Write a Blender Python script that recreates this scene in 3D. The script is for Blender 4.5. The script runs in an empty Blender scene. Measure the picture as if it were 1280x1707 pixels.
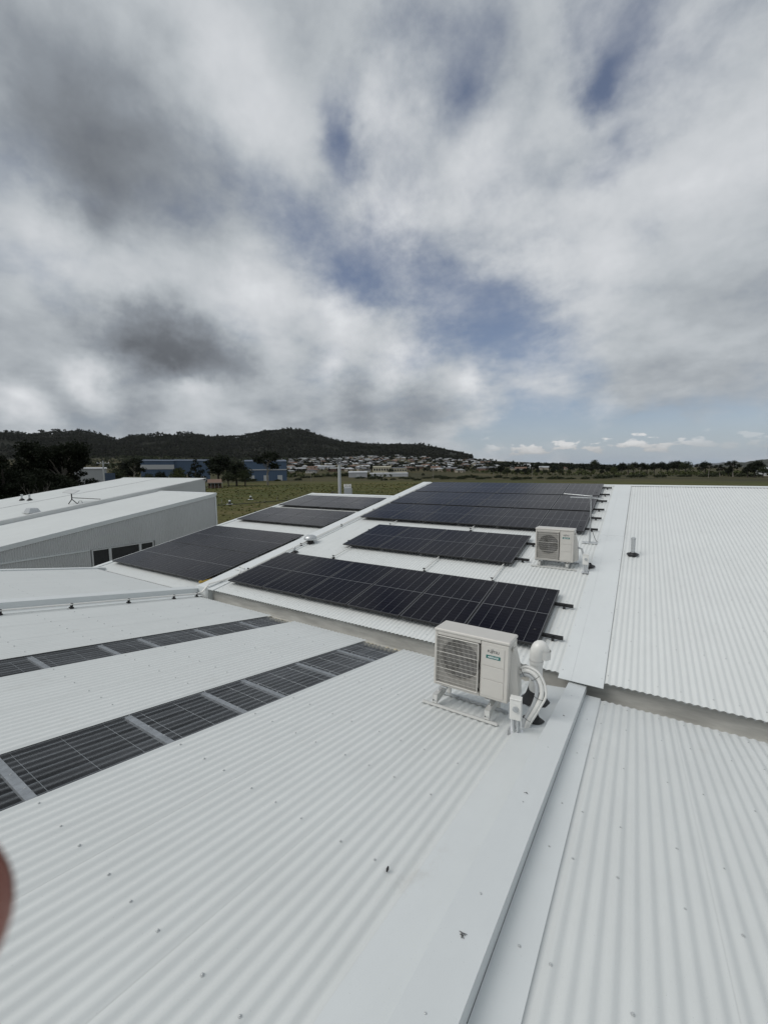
import bpy, math, random
import numpy as np
from mathutils import Matrix, Vector, Euler
random.seed(7); rng = np.random.default_rng(7)
PI = math.pi
S = bpy.context.scene
C = S.collection
# ------------------------------------------------------------------ camera
F_PX, YAW, PITCH, ROLL = 681.0, math.radians(32.05), math.radians(5.95), math.radians(-0.47)
fw = Vector((-math.sin(YAW)*math.cos(PITCH), math.cos(YAW)*math.cos(PITCH), -math.sin(PITCH)))
rt = Vector((math.cos(YAW), math.sin(YAW), 0)); upv = rt.cross(fw)
r2 = math.cos(ROLL)*rt + math.sin(ROLL)*upv; u2 = -math.sin(ROLL)*rt + math.cos(ROLL)*upv
cam = bpy.data.cameras.new('camera'); co = bpy.data.objects.new('camera', cam); C.objects.link(co)
m = Matrix.Identity(4)
for i in range(3):
    m[i][0] = r2[i]; m[i][1] = u2[i]; m[i][2] = -fw[i]
co.matrix_world = m
cam.sensor_fit = 'HORIZONTAL'; cam.sensor_width = 4.2; cam.lens = 4.2*F_PX/1280
cam.clip_start = 0.005; cam.clip_end = 30000
cam.dof.use_dof = True; cam.dof.focus_distance = 5.0; cam.dof.aperture_fstop = 2.2
S.camera = co
S.render.resolution_x = 767; S.render.resolution_y = 1024
S.view_settings.view_transform = 'Standard'; S.view_settings.look = 'None'
S.view_settings.gamma = 1; S.view_settings.use_curve_mapping = False
S.view_settings.exposure = 0.13
try: S.cycles.max_bounces = 8; S.cycles.transparent_max_bounces = 24
except Exception: pass

def pxdir(x, y):
    d = fw + (x-640)/F_PX*r2 - (y-853.5)/F_PX*u2
    return d.normalized()

# ------------------------------------------------------------------ light
SUN_EL, SUN_AZ = math.radians(48), math.radians(-142)       # azimuth from +Y towards +X
sd = Vector((math.sin(SUN_AZ)*math.cos(SUN_EL), math.cos(SUN_AZ)*math.cos(SUN_EL), math.sin(SUN_EL)))
sun = bpy.data.lights.new('sun', 'SUN'); sun.energy = 1.7; sun.angle = math.radians(40); sun.color = (1.0, .965, .92)
so = bpy.data.objects.new('sun', sun); C.objects.link(so)
so.rotation_euler = (-sd).to_track_quat('-Z', 'Y').to_euler()

w = bpy.data.worlds.new('World'); S.world = w; w.use_nodes = True
nt = w.node_tree; N = nt.nodes; L = nt.links; N.clear()
def nd(t, **k):
    n = N.new(t)
    for a, b in k.items(): setattr(n, a, b)
    return n
def mth(op, a, b=None, clamp=False):
    n = nd('ShaderNodeMath', operation=op, use_clamp=clamp)
    for i, v in enumerate((a, b)):
        if v is None: continue
        if isinstance(v, (int, float)): n.inputs[i].default_value = v
        else: L.new(v, n.inputs[i])
    return n.outputs[0]
tc = nd('ShaderNodeTexCoord'); dirv = tc.outputs['Generated']
sky = nd('ShaderNodeTexSky', sky_type='NISHITA', sun_disc=False, sun_elevation=SUN_EL, sun_rotation=SUN_AZ)
sky.air_density = 1.0; sky.dust_density = .7; sky.ozone_density = 2.0
sep = nd('ShaderNodeSeparateXYZ'); L.new(dirv, sep.inputs[0])
zz = mth('ADD', mth('MAXIMUM', sep.outputs[2], 0.0), 0.30)
px_ = mth('DIVIDE', sep.outputs[0], zz); py_ = mth('DIVIDE', sep.outputs[1], zz)
cmb = nd('ShaderNodeCombineXYZ'); L.new(px_, cmb.inputs[0]); L.new(py_, cmb.inputs[1])
P = cmb.outputs[0]
def noise(vec, scale, detail, rough=0.55, dist=0.0, off=(0, 0, 0), sc=(1, 1, 1), color=False):
    mp = nd('ShaderNodeMapping'); L.new(vec, mp.inputs[0]); mp.inputs['Location'].default_value = off; mp.inputs['Scale'].default_value = sc
    n = nd('ShaderNodeTexNoise'); L.new(mp.outputs[0], n.inputs['Vector'])
    n.inputs['Scale'].default_value = scale; n.inputs['Detail'].default_value = detail
    n.inputs['Roughness'].default_value = rough; n.inputs['Distortion'].default_value = dist
    return n.outputs['Color' if color else 'Fac']
def sub5(v, k): return mth('MULTIPLY', mth('SUBTRACT', v, .5), k)
nA = noise(P, 1.1, 10, .60, .15, (3.1, 1.7, 0))
nB = noise(P, 3.4, 9, .58, .1, (9.1, 4.7, 2))
nC = noise(P, 0.45, 3, .5, .2, (1.3, 8.2, 5))
# named masses of cloud and gaps, by direction: (direction, half width in radians, amount)
def blobs(lst, warp):
    tot = None
    for (x, y, r, a) in lst:
        d = pxdir(x, y)
        vm = nd('ShaderNodeVectorMath', operation='DOT_PRODUCT'); L.new(warp, vm.inputs[0]); vm.inputs[1].default_value = d
        t = mth('DIVIDE', mth('SUBTRACT', 1.0, vm.outputs['Value']), r*r*0.5)
        e = mth('MULTIPLY', mth('POWER', 2.718, mth('MULTIPLY', t, -1.0)), a)
        tot = e if tot is None else mth('ADD', tot, e)
    return tot
# warp the direction before the masses are placed so their edges are ragged
def warped(k1, s1, k2, s2):
    v = dirv
    for kk, ss, o_ in ((k1, s1, 0), (k2, s2, 5)):
        c_ = noise(dirv, ss, 5, .6, 0, (o_, o_, 0), color=True)
        vs = nd('ShaderNodeVectorMath', operation='SUBTRACT'); L.new(c_, vs.inputs[0]); vs.inputs[1].default_value = (.5, .5, .5)
        vsc = nd('ShaderNodeVectorMath', operation='SCALE'); L.new(vs.outputs[0], vsc.inputs[0]); vsc.inputs['Scale'].default_value = kk
        va = nd('ShaderNodeVectorMath', operation='ADD'); L.new(v, va.inputs[0]); L.new(vsc.outputs[0], va.inputs[1]); v = va.outputs[0]
    vn = nd('ShaderNodeVectorMath', operation='NORMALIZE'); L.new(v, vn.inputs[0]); return vn.outputs[0]
WD = warped(.14, 3.0, .10, 9.0)
GAPS = [(450, 330, .07, .22), (520, 385, .07, .34), (600, 420, .07, .46), (680, 455, .08, .50), (760, 490, .08, .52), (840, 525, .09, .55), (900, 570, .08, .42), (730, 570, .05, .25),
        (568, 225, .036, .44), (585, 285, .036, .40), (560, 180, .04, .22), (760, 165, .05, .40), (1008, 140, .035, .50), (1030, 75, .07, .40), (1095, 25, .07, .30), (960, 40, .04, .28), (640, 70, .07, .24), (740, 40, .06, .26), (810, 60, .05, .25),
        (1000, 292, .03, .34), (1050, 235, .035, .30), (860, 712, .07, 1.0), (795, 742, .05, .8), (940, 700, .07, .8), (1050, 725, .07, .5), (1090, 385, .06, .22), (1090, 735, .08, .62), (1000, 742, .05, .6), (1200, 742, .07, .6), (1290, 735, .07, .5), (900, 748, .05, .5), (970, 615, .05, .26), (1230, 690, .10, .30), (1210, 60, .08, .18)]
LIGHT = [(130, 170, .14, -.12), (170, 265, .12, -.14), (150, 325, .06, -.10), (50, 210, .13, -.10), (340, 300, .12, -.12), (300, 580, .07, -.44), (215, 552, .07, -.38), (385, 600, .06, -.22), (520, 575, .05, -.10), (600, 682, .08, -.22), (710, 690, .07, -.19), (480, 700, .07, -.12),
         (250, 690, .06, -.14), (120, 668, .045, -.12), (40, 600, .09, -.10), (480, 50, .10, -.10), (1240, 400, .12, -.06), (1150, 620, .14, -.12), (1000, 680, .10, -.10),
         (430, 160, .13, .15), (330, 90, .12, .11), (650, 210, .06, .17), (800, 290, .09, .17), (650, 350, .07, .18), (50, 370, .09, .17), (200, 420, .12, .12), (420, 480, .10, .18), (560, 500, .07, .18), (550, 600, .05, .24), (680, 600, .06, .22), (800, 625, .05, .18),
         (150, 645, .04, .30), (50, 690, .04, .28), (340, 655, .04, .16), (1100, 200, .12, .08), (920, 390, .10, .10), (1000, 480, .09, .08), (1230, 300, .10, .06), (900, 600, .04, .12), (1000, 676, .035, .22), (900, 660, .04, .10)]
nF = noise(dirv, 13.0, 10, .66, .1, (2, 7, 1))
cover = mth('ADD', mth('ADD', mth('ADD', sub5(nA, 1.0), sub5(nB, 1.0)), sub5(nF, .26)), .66)
cover = mth('SUBTRACT', cover, mth('MULTIPLY', blobs(GAPS, WD), .82))
mr = nd('ShaderNodeMapRange', interpolation_type='SMOOTHSTEP'); L.new(cover, mr.inputs[0])
mr.inputs[1].default_value = -.10; mr.inputs[2].default_value = .66; mr.inputs[3].default_value = .10
dens = mr.outputs[0]
lum = mth('ADD', mth('ADD', blobs(LIGHT, WD), .60), sub5(nB, .42))
lum = mth('ADD', lum, sub5(nF, .13))
lum = mth('ADD', lum, sub5(nA, .40)); lum = mth('ADD', lum, sub5(nC, .25))
# low banks of flat based cumulus just above the horizon
el = mth('ARCSINE', sep.outputs[2]); az_ = mth('ARCTAN2', sep.outputs[0], sep.outputs[1])
c3 = nd('ShaderNodeCombineXYZ'); L.new(mth('MULTIPLY', az_, 19.0), c3.inputs[0]); L.new(mth('MULTIPLY', el, 46.0), c3.inputs[1])
nL = noise(c3.outputs[0], 1.0, 7, .55, .1, (1.6, 0, 0))
up_ = mth('MULTIPLY', mth('ABSOLUTE', mth('SUBTRACT', el, .045)), 7.5)
cr = nd('ShaderNodeMapRange', interpolation_type='SMOOTHSTEP'); L.new(mth('SUBTRACT', nL, up_), cr.inputs[0]); cr.inputs[1].default_value = .43; cr.inputs[2].default_value = .50
fl = nd('ShaderNodeMapRange', interpolation_type='SMOOTHSTEP'); L.new(el, fl.inputs[0]); fl.inputs[1].default_value = .026; fl.inputs[2].default_value = .036
ea = nd('ShaderNodeMapRange', interpolation_type='SMOOTHSTEP'); L.new(az_, ea.inputs[0]); ea.inputs[1].default_value = -.36; ea.inputs[2].default_value = -.24
eb = nd('ShaderNodeMapRange', interpolation_type='SMOOTHSTEP'); L.new(az_, eb.inputs[0]); eb.inputs[1].default_value = .14; eb.inputs[2].default_value = .0; eb.inputs[3].default_value = .35
bank = mth('MULTIPLY', mth('MULTIPLY', mth('MULTIPLY', cr.outputs[0], fl.outputs[0]), mth('MULTIPLY', ea.outputs[0], eb.outputs[0])), .88)
blum = nd('ShaderNodeMapRange'); L.new(mth('ADD', el, sub5(nL, .05)), blum.inputs[0]); blum.inputs[1].default_value = .028; blum.inputs[2].default_value = .055; blum.inputs[3].default_value = .36; blum.inputs[4].default_value = .80
ramp = nd('ShaderNodeValToRGB'); L.new(lum, ramp.inputs[0])
e = ramp.color_ramp.elements; e[0].position = 0.0; e[0].color = (.060, .064, .072, 1); e[1].position = 1.0; e[1].color = (.82, .84, .86, 1)
for pos, col in ((.2, (.125, .136, .152, 1)), (.42, (.243, .268, .298, 1)), (.62, (.425, .455, .482, 1)), (.8, (.58, .60, .625, 1))):
    q = e.new(pos); q.color = col
bgS = nd('ShaderNodeBackground'); bgS.inputs['Strength'].default_value = .075
tint = nd('ShaderNodeMix', data_type='RGBA', blend_type='MULTIPLY'); tint.inputs[0].default_value = 1; L.new(sky.outputs[0], tint.inputs[6]); tint.inputs[7].default_value = (1.08, .97, .98, 1)
L.new(tint.outputs[2], bgS.inputs['Color'])
bgC = nd('ShaderNodeBackground'); L.new(ramp.outputs[0], bgC.inputs['Color']); bgC.inputs['Strength'].default_value = 1.0
bgB = nd('ShaderNodeBackground'); L.new(blum.outputs[0], bgB.inputs['Color']); bgB.inputs['Strength'].default_value = .85
bgH = nd('ShaderNodeBackground'); bgH.inputs['Color'].default_value = (.30, .385, .49, 1)
hz = mth('MULTIPLY', mth('POWER', 2.718, mth('MULTIPLY', mth('MAXIMUM', el, 0.0), -11.0)), .92)
mxh = nd('ShaderNodeMixShader'); L.new(hz, mxh.inputs[0]); L.new(bgS.outputs[0], mxh.inputs[1]); L.new(bgH.outputs[0], mxh.inputs[2])
mx2 = nd('ShaderNodeMixShader'); L.new(dens, mx2.inputs[0]); L.new(mxh.outputs[0], mx2.inputs[1]); L.new(bgC.outputs[0], mx2.inputs[2])
mx = nd('ShaderNodeMixShader'); L.new(bank, mx.inputs[0]); L.new(mx2.outputs[0], mx.inputs[1]); L.new(bgB.outputs[0], mx.inputs[2])
out = nd('ShaderNodeOutputWorld'); L.new(mx.outputs[0], out.inputs['Surface'])

# ------------------------------------------------------------------ materials
def mat(name, col, rough=.5, metal=0.0, spec=.5, var=0.0, vscale=3.0, bump=0.0, bscale=40.0, vec='Object', sc=(1, 1, 1), coat=0.0):
    M_ = bpy.data.materials.new(name); M_.use_nodes = True; t = M_.node_tree; b = t.nodes['Principled BSDF']
    b.inputs['Base Color'].default_value = (*col, 1); b.inputs['Roughness'].default_value = rough
    b.inputs['Metallic'].default_value = metal; b.inputs['Specular IOR Level'].default_value = spec
    b.inputs['Coat Weight'].default_value = coat
    tcn = t.nodes.new('ShaderNodeTexCoord'); mp = t.nodes.new('ShaderNodeMapping'); t.links.new(tcn.outputs[vec], mp.inputs[0]); mp.inputs['Scale'].default_value = sc
    if var > 0:
        n = t.nodes.new('ShaderNodeTexNoise'); n.inputs['Scale'].default_value = vscale; n.inputs['Detail'].default_value = 6; n.inputs['Roughness'].default_value = .62
        t.links.new(mp.outputs[0], n.inputs['Vector'])
        r = t.nodes.new('ShaderNodeValToRGB'); t.links.new(n.outputs['Fac'], r.inputs[0])
        r.color_ramp.elements[0].position = .3; r.color_ramp.elements[1].position = .7
        r.color_ramp.elements[0].color = (*[c*(1-var) for c in col], 1); r.color_ramp.elements[1].color = (*[min(1, c*(1+var)) for c in col], 1)
        t.links.new(r.outputs[0], b.inputs['Base Color'])
    if bump > 0:
        n2 = t.nodes.new('ShaderNodeTexNoise'); n2.inputs['Scale'].default_value = bscale; n2.inputs['Detail'].default_value = 5
        t.links.new(mp.outputs[0], n2.inputs['Vector'])
        bp = t.nodes.new('ShaderNodeBump'); bp.inputs['Strength'].default_value = bump; bp.inputs['Distance'].default_value = .01
        t.links.new(n2.outputs['Fac'], bp.inputs['Height']); t.links.new(bp.outputs[0], b.inputs['Normal'])
    return M_

def steel_sheet(name, col, rough=.42, streak=.05):
    """off white painted steel: faint runs down the sheet, dust specks, oil-canning"""
    M_ = bpy.data.materials.new(name); M_.use_nodes = True; t = M_.node_tree; b = t.nodes['Principled BSDF']; n_ = t.nodes; l_ = t.links
    g = n_.new('ShaderNodeNewGeometry'); pos = g.outputs['Position']
    def nz(scale, sc, det=5, rg=.6):
        mp = n_.new('ShaderNodeMapping'); l_.new(pos, mp.inputs[0]); mp.inputs['Scale'].default_value = sc
        n = n_.new('ShaderNodeTexNoise'); l_.new(mp.outputs[0], n.inputs['Vector']); n.inputs['Scale'].default_value = scale; n.inputs['Detail'].default_value = det; n.inputs['Roughness'].default_value = rg
        return n.outputs['Fac']
    def mm(op, a, c=None, clamp=False):
        n = n_.new('ShaderNodeMath'); n.operation = op; n.use_clamp = clamp
        for i, v in enumerate((a, c)):
            if v is None: continue
            if isinstance(v, (int, float)): n.inputs[i].default_value = v
            else: l_.new(v, n.inputs[i])
        return n.outputs[0]
    s1 = nz(1.0, (14, .7, .7)); s2 = nz(.55, (1, 1, 1), 4); s3 = nz(160, (1, 1, 1), 2, .5); s4 = nz(6, (1, .5, 1), 8, .7)
    k = mm('ADD', 1.0, mm('MULTIPLY', mm('SUBTRACT', s1, .5), streak*2.0))
    k = mm('ADD', k, mm('MULTIPLY', mm('SUBTRACT', s2, .5), .13))
    k = mm('ADD', k, mm('MULTIPLY', mm('SUBTRACT', s4, .5), .09))
    speck = n_.new('ShaderNodeMapRange'); l_.new(s3, speck.inputs[0]); speck.inputs[1].default_value = .70; speck.inputs[2].default_value = .80
    k = mm('SUBTRACT', k, mm('MULTIPLY', speck.outputs[0], .30))
    vm = n_.new('ShaderNodeVectorMath'); vm.operation = 'SCALE'; vm.inputs[0].default_value = col; l_.new(k, vm.inputs['Scale'])
    st = n_.new('ShaderNodeMapRange'); st.interpolation_type = 'SMOOTHSTEP'; l_.new(nz(1.15, (1.6, 1, 1), 9, .72), st.inputs[0]); st.inputs[1].default_value = .60; st.inputs[2].default_value = .78
    dm = n_.new('ShaderNodeMix'); dm.data_type = 'RGBA'; dm.inputs[7].default_value = (.40, .385, .35, 1); l_.new(vm.outputs[0], dm.inputs[6]); l_.new(mm('MULTIPLY', st.outputs[0], .34), dm.inputs[0])
    l_.new(dm.outputs[2], b.inputs['Base Color'])
    l_.new(mm('ADD', rough-.06, mm('MULTIPLY', s4, .14)), b.inputs['Roughness'])
    b.inputs['Specular IOR Level'].default_value = .45
    bp = n_.new('ShaderNodeBump'); bp.inputs['Strength'].default_value = .25; bp.inputs['Distance'].default_value = .02
    l_.new(mm('ADD', nz(2.2, (1, .35, 1), 3), mm('MULTIPLY', nz(70, (1, 1, 1), 3), .05)), bp.inputs['Height']); l_.new(bp.outputs[0], b.inputs['Normal'])
    return M_

M = {}
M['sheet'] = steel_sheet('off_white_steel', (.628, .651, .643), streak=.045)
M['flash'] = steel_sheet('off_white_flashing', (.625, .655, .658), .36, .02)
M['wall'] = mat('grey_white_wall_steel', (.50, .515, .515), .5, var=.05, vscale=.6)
M['gutter'] = mat('gutter_grey', (.46, .46, .435), .5, var=.22, vscale=4, sc=(.5, 3, 3))
M['galv'] = mat('galvanised', (.48, .50, .51), .42, .55, var=.18, vscale=30)
M['alu'] = mat('bright_aluminium', (.80, .81, .82), .28, .85)
M['purlin'] = mat('galvanised_purlin', (.55, .565, .575), .5, .1, var=.12, vscale=20)
M['bracket'] = mat('mill_aluminium', (.62, .62, .60), .45, .35)
M['screw'] = mat('screw_head', (.50, .52, .52), .4, .35)
M['black'] = mat('black_anodised', (.012, .012, .013), .42, 0)
M['rubber'] = mat('black_rubber', (.010, .010, .011), .55, bump=.4, bscale=60)
M['pvc'] = mat('white_pvc', (.68, .68, .655), .3, var=.04, vscale=8)
M['grey_pvc'] = mat('grey_pvc', (.42, .44, .45), .4, var=.05)
M['cream'] = mat('warm_white_enamel', (.53, .515, .48), .38, var=.03, vscale=6, bump=.05, bscale=200)
M['cream_dark'] = mat('shroud_grey', (.27, .26, .24), .5)
M['dark'] = mat('dark_void', (.02, .02, .021), .6)
M['fan'] = mat('fan_plastic', (.045, .045, .047), .45)
M['ink'] = mat('logo_ink', (.03, .03, .035), .5)
M['teal'] = mat('teal_badge', (.01, .13, .12), .4)
M['white'] = mat('white_print', (.78, .78, .78), .5)
M['foam'] = mat('weathered_foam', (.42, .38, .28), .9, var=.35, vscale=14, bump=.6)
M['glass_dark'] = mat('dark_window', (.010, .012, .014), .08, 0, .6)
M['wood_yellow'] = mat('yellow_level', (.45, .30, .05), .5)
M['skin'] = mat('skin', (.24, .085, .060), .5, var=.15, vscale=60)
M['skin'].node_tree.nodes['Principled BSDF'].inputs['Subsurface Weight'].default_value = .0
M['nail'] = mat('finger_nail', (.55, .30, .25), .3)
M['swarf'] = mat('dark_swarf', (.10, .10, .10), .5, .4)

def pv_material():
    M_ = bpy.data.materials.new('solar_cells'); M_.use_nodes = True; t = M_.node_tree; b = t.nodes['Principled BSDF']; n_ = t.nodes; l_ = t.links
    tcn = n_.new('ShaderNodeTexCoord'); sp = n_.new('ShaderNodeSeparateXYZ'); l_.new(tcn.outputs['Object'], sp.inputs[0])
    def mm(op, a, c=None, clamp=False):
        n = n_.new('ShaderNodeMath'); n.operation = op; n.use_clamp = clamp
        for i, v in enumerate((a, c)):
            if v is None: continue
            if isinstance(v, (int, float)): n.inputs[i].default_value = v
            else: l_.new(v, n.inputs[i])
        return n.outputs[0]
    X, Y = sp.outputs[0], sp.outputs[1]
    W_, H_ = 1.134, 1.88
    cw = (W_-.044)/6; ch = (H_/2-.022-.007)/10
    def line(v, off, pitch, width):      # 1 on the gap lines between cells
        f = mm('FRACT', mm('DIVIDE', mm('SUBTRACT', v, off), pitch))
        dd = mm('MINIMUM', f, mm('SUBTRACT', 1.0, f))
        return mm('LESS_THAN', mm('MULTIPLY', dd, pitch), width/2)
    lx = line(X, .022, cw, .0055)
    ya = mm('ABSOLUTE', mm('SUBTRACT', Y, H_/2))
    mid = mm('LESS_THAN', ya, .0065)
    edge = mm('GREATER_THAN', ya, H_/2-.020)
    ex = mm('GREATER_THAN', mm('ABSOLUTE', mm('SUBTRACT', X, W_/2)), W_/2-.020)
    ly = line(mm('SUBTRACT', ya, .0075), 0.0, ch, .0032)
    bb = line(X, .022, cw/10, .0012)
    k = mm('MAXIMUM', mm('MAXIMUM', lx, mid), mm('MULTIPLY', mm('MAXIMUM', edge, ex), .55))
    k = mm('MAXIMUM', k, mm('MULTIPLY', ly, .16)); k = mm('MAXIMUM', k, mm('MULTIPLY', bb, .03))
    nz = n_.new('ShaderNodeTexNoise'); l_.new(tcn.outputs['Object'], nz.inputs['Vector']); nz.inputs['Scale'].default_value = 2.5; nz.inputs['Detail'].default_value = 6
    # each cell has its own slight tone
    cx = mm('FLOOR', mm('DIVIDE', mm('SUBTRACT', X, .022), cw)); cy = mm('FLOOR', mm('DIVIDE', Y, ch))
    cc = n_.new('ShaderNodeCombineXYZ'); l_.new(cx, cc.inputs[0]); l_.new(cy, cc.inputs[1])
    wn = n_.new('ShaderNodeTexWhiteNoise'); l_.new(cc.outputs[0], wn.inputs['Vector'])
    mixc = n_.new('ShaderNodeMix'); mixc.data_type = 'RGBA'; mixc.inputs[6].default_value = (.004, .004, .008, 1); mixc.inputs[7].default_value = (.006, .006, .011, 1); l_.new(wn.outputs['Value'], mixc.inputs[0])
    mix = n_.new('ShaderNodeMix'); mix.data_type = 'RGBA'; l_.new(mixc.outputs[2], mix.inputs[6]); mix.inputs[7].default_value = (.14, .145, .155, 1); l_.new(k, mix.inputs[0])
    l_.new(mix.outputs[2], b.inputs['Base Color'])
    l_.new(mm('ADD', .06, mm('MULTIPLY', nz.outputs['Fac'], .10)), b.inputs['Roughness'])
    b.inputs['IOR'].default_value = 1.24; b.inputs['Specular IOR Level'].default_value = .22
    return M_
M['pv'] = pv_material()

def poly_material():
    """tinted corrugated polycarbonate: see-through with a grey body, dusty in runs"""
    M_ = bpy.data.materials.new('smoky_polycarbonate'); M_.use_nodes = True; t = M_.node_tree; n_ = t.nodes; l_ = t.links; b = n_['Principled BSDF']
    b.inputs['Base Color'].default_value = (.22, .235, .25, 1); b.inputs['Roughness'].default_value = .11
    g = n_.new('ShaderNodeNewGeometry'); mp = n_.new('ShaderNodeMapping'); l_.new(g.outputs['Position'], mp.inputs[0]); mp.inputs['Scale'].default_value = (10, .8, .8)
    nz = n_.new('ShaderNodeTexNoise'); l_.new(mp.outputs[0], nz.inputs['Vector']); nz.inputs['Scale'].default_value = 1.0; nz.inputs['Detail'].default_value = 6
    mr_ = n_.new('ShaderNodeMapRange'); l_.new(nz.outputs['Fac'], mr_.inputs[0]); mr_.inputs[1].default_value = .35; mr_.inputs[2].default_value = .75; mr_.inputs[3].default_value = .02; mr_.inputs[4].default_value = .24
    tr = n_.new('ShaderNodeBsdfTransparent'); tr.inputs[0].default_value = (.80, .82, .84, 1)
    lw = n_.new('ShaderNodeLayerWeight'); lw.inputs['Blend'].default_value = .28
    ad = n_.new('ShaderNodeMath'); ad.operation = 'ADD'; ad.use_clamp = True; l_.new(mr_.outputs[0], ad.inputs[0])
    ml = n_.new('ShaderNodeMath'); ml.operation = 'MULTIPLY'; l_.new(lw.outputs['Facing'], ml.inputs[0]); ml.inputs[1].default_value = .75; l_.new(ml.outputs[0], ad.inputs[1])
    ms = n_.new('ShaderNodeMixShader'); l_.new(ad.outputs[0], ms.inputs[0]); l_.new(tr.outputs[0], ms.inputs[1]); l_.new(b.outputs[0], ms.inputs[2])
    l_.new(ms.outputs[0], n_['Material Output'].inputs['Surface'])
    return M_
M['poly'] = poly_material()

# ------------------------------------------------------------------ helpers
def link(name, verts, faces, m, parent=None, smooth=False, mats=None, mi=None, autos=None):
    me = bpy.data.meshes.new(name); me.from_pydata([tuple(v) for v in verts], [], [tuple(f) for f in faces])
    if mats:
        for q in mats: me.materials.append(q)
        if mi is not None: me.polygons.foreach_set('material_index', list(mi))
    else: me.materials.append(m)
    if smooth:
        me.polygons.foreach_set('use_smooth', [True]*len(me.polygons))
        if autos is not None:
            try: me.set_sharp_from_angle(angle=autos)
            except Exception: pass
    me.update()
    o = bpy.data.objects.new(name, me); C.objects.link(o)
    if parent is not None: o.parent = parent
    return o
class MB:
    def __init__(s): s.v = []; s.f = []; s.mi = []; s.cur = 0
    def add(s, vs, fs):
        b = len(s.v); s.v += [tuple(v) for v in vs]; s.f += [tuple(b+i for i in f) for f in fs]; s.mi += [s.cur]*len(fs); return s
    def box(s, x0, x1, y0, y1, z0, z1, mx=None):
        vs = [Vector((x, y, z)) for z in (z0, z1) for y in (y0, y1) for x in (x0, x1)]
        if mx is not None: vs = [mx @ v for v in vs]
        return s.add(vs, [(0, 2, 3, 1), (4, 5, 7, 6), (0, 1, 5, 4), (2, 6, 7, 3), (0, 4, 6, 2), (1, 3, 7, 5)])
    def bbox(s, x0, x1, y0, y1, z0, z1, c, mx=None):          # chamfered box
        vs = []; 
        for z, k in ((z0, 1), (z0+c, 0), (z1-c, 0), (z1, 1)):
            o = c if k else 0
            for (a, b) in ((x0+c, y0+o), (x1-c, y0+o), (x1-o, y0+c), (x1-o, y1-c), (x1-c, y1-o), (x0+c, y1-o), (x0+o, y1-c), (x0+o, y0+c)):
                vs.append(Vector((a, b, z)))
        if mx is not None: vs = [mx @ v for v in vs]
        fs = [tuple(reversed(range(8))), tuple(range(24, 32))]
        for l in range(3):
            for i in range(8): fs.append((l*8+i, l*8+(i+1) % 8, (l+1)*8+(i+1) % 8, (l+1)*8+i))
        return s.add(vs, fs)
    def tube(s, pts, r, n=8, cap=True, closed=False):
        pts = [Vector(p) for p in pts]; rs = r if isinstance(r, (list, tuple)) else [r]*len(pts)
        b = len(s.v); k = len(pts); prev = None; vs = []
        for i, p in enumerate(pts):
            a = pts[max(i-1, 0)]; c = pts[min(i+1, k-1)]
            if closed: a = pts[(i-1) % k]; c = pts[(i+1) % k]
            t = (c-a).normalized()
            if prev is None:
                h = Vector((0, 0, 1)) if abs(t.z) < .9 else Vector((1, 0, 0)); u = t.cross(h).normalized()
            else: u = (prev - t*prev.dot(t)).normalized()
            prev = u; v = t.cross(u)
            for j in range(n):
                q = 2*PI*j/n; vs.append(p+(u*math.cos(q)+v*math.sin(q))*rs[i])
        fs = []
        for i in range(k-1 if not closed else k):
            i2 = (i+1) % k
            for j in range(n): fs.append((i*n+j, i*n+(j+1) % n, i2*n+(j+1) % n, i2*n+j))
        if cap and not closed: fs += [tuple(reversed(range(n))), tuple((k-1)*n+j for j in range(n))]
        return s.add(vs, fs)
    def lathe(s, prof, n=16, c=(0, 0, 0)):
        vs = []; fs = []; k = len(prof)
        for (r, z) in prof:
            for j in range(n): q = 2*PI*j/n; vs.append((c[0]+r*math.cos(q), c[1]+r*math.sin(q), c[2]+z))
        for i in range(k-1):
            for j in range(n): fs.append((i*n+j, i*n+(j+1) % n, (i+1)*n+(j+1) % n, (i+1)*n+j))
        fs += [tuple(reversed(range(n))), tuple((k-1)*n+j for j in range(n))]
        return s.add(vs, fs)
    def build(s, name, m, parent=None, smooth=False, autos=math.radians(38), mats=None):
        return link(name, s.v, s.f, m, parent, smooth, mats=mats, mi=s.mi if mats else None, autos=autos)
def empty(name, loc=(0, 0, 0), rot=(0, 0, 0), parent=None):
    o = bpy.data.objects.new(name, None); C.objects.link(o); o.location = loc; o.rotation_euler = rot
    o.empty_display_size = .1
    if parent: o.parent = parent
    return o
def tag(o, label=None, cat=None, group=None, kind=None):
    if label: o['label'] = label
    if cat: o['category'] = cat
    if group: o['group'] = group
    if kind: o['kind'] = kind
    return o
def kids(o): return [q for q in o.children]
def copy_tree(o, parent=None):
    c = o.copy(); C.objects.link(c)
    if parent: c.parent = parent
    for ch in kids(o): copy_tree(ch, c)
    return c
def rp(seq):                                                # ordinals
    return ['first', 'second', 'third', 'fourth', 'fifth', 'sixth', 'seventh', 'eighth'][seq]

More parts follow.
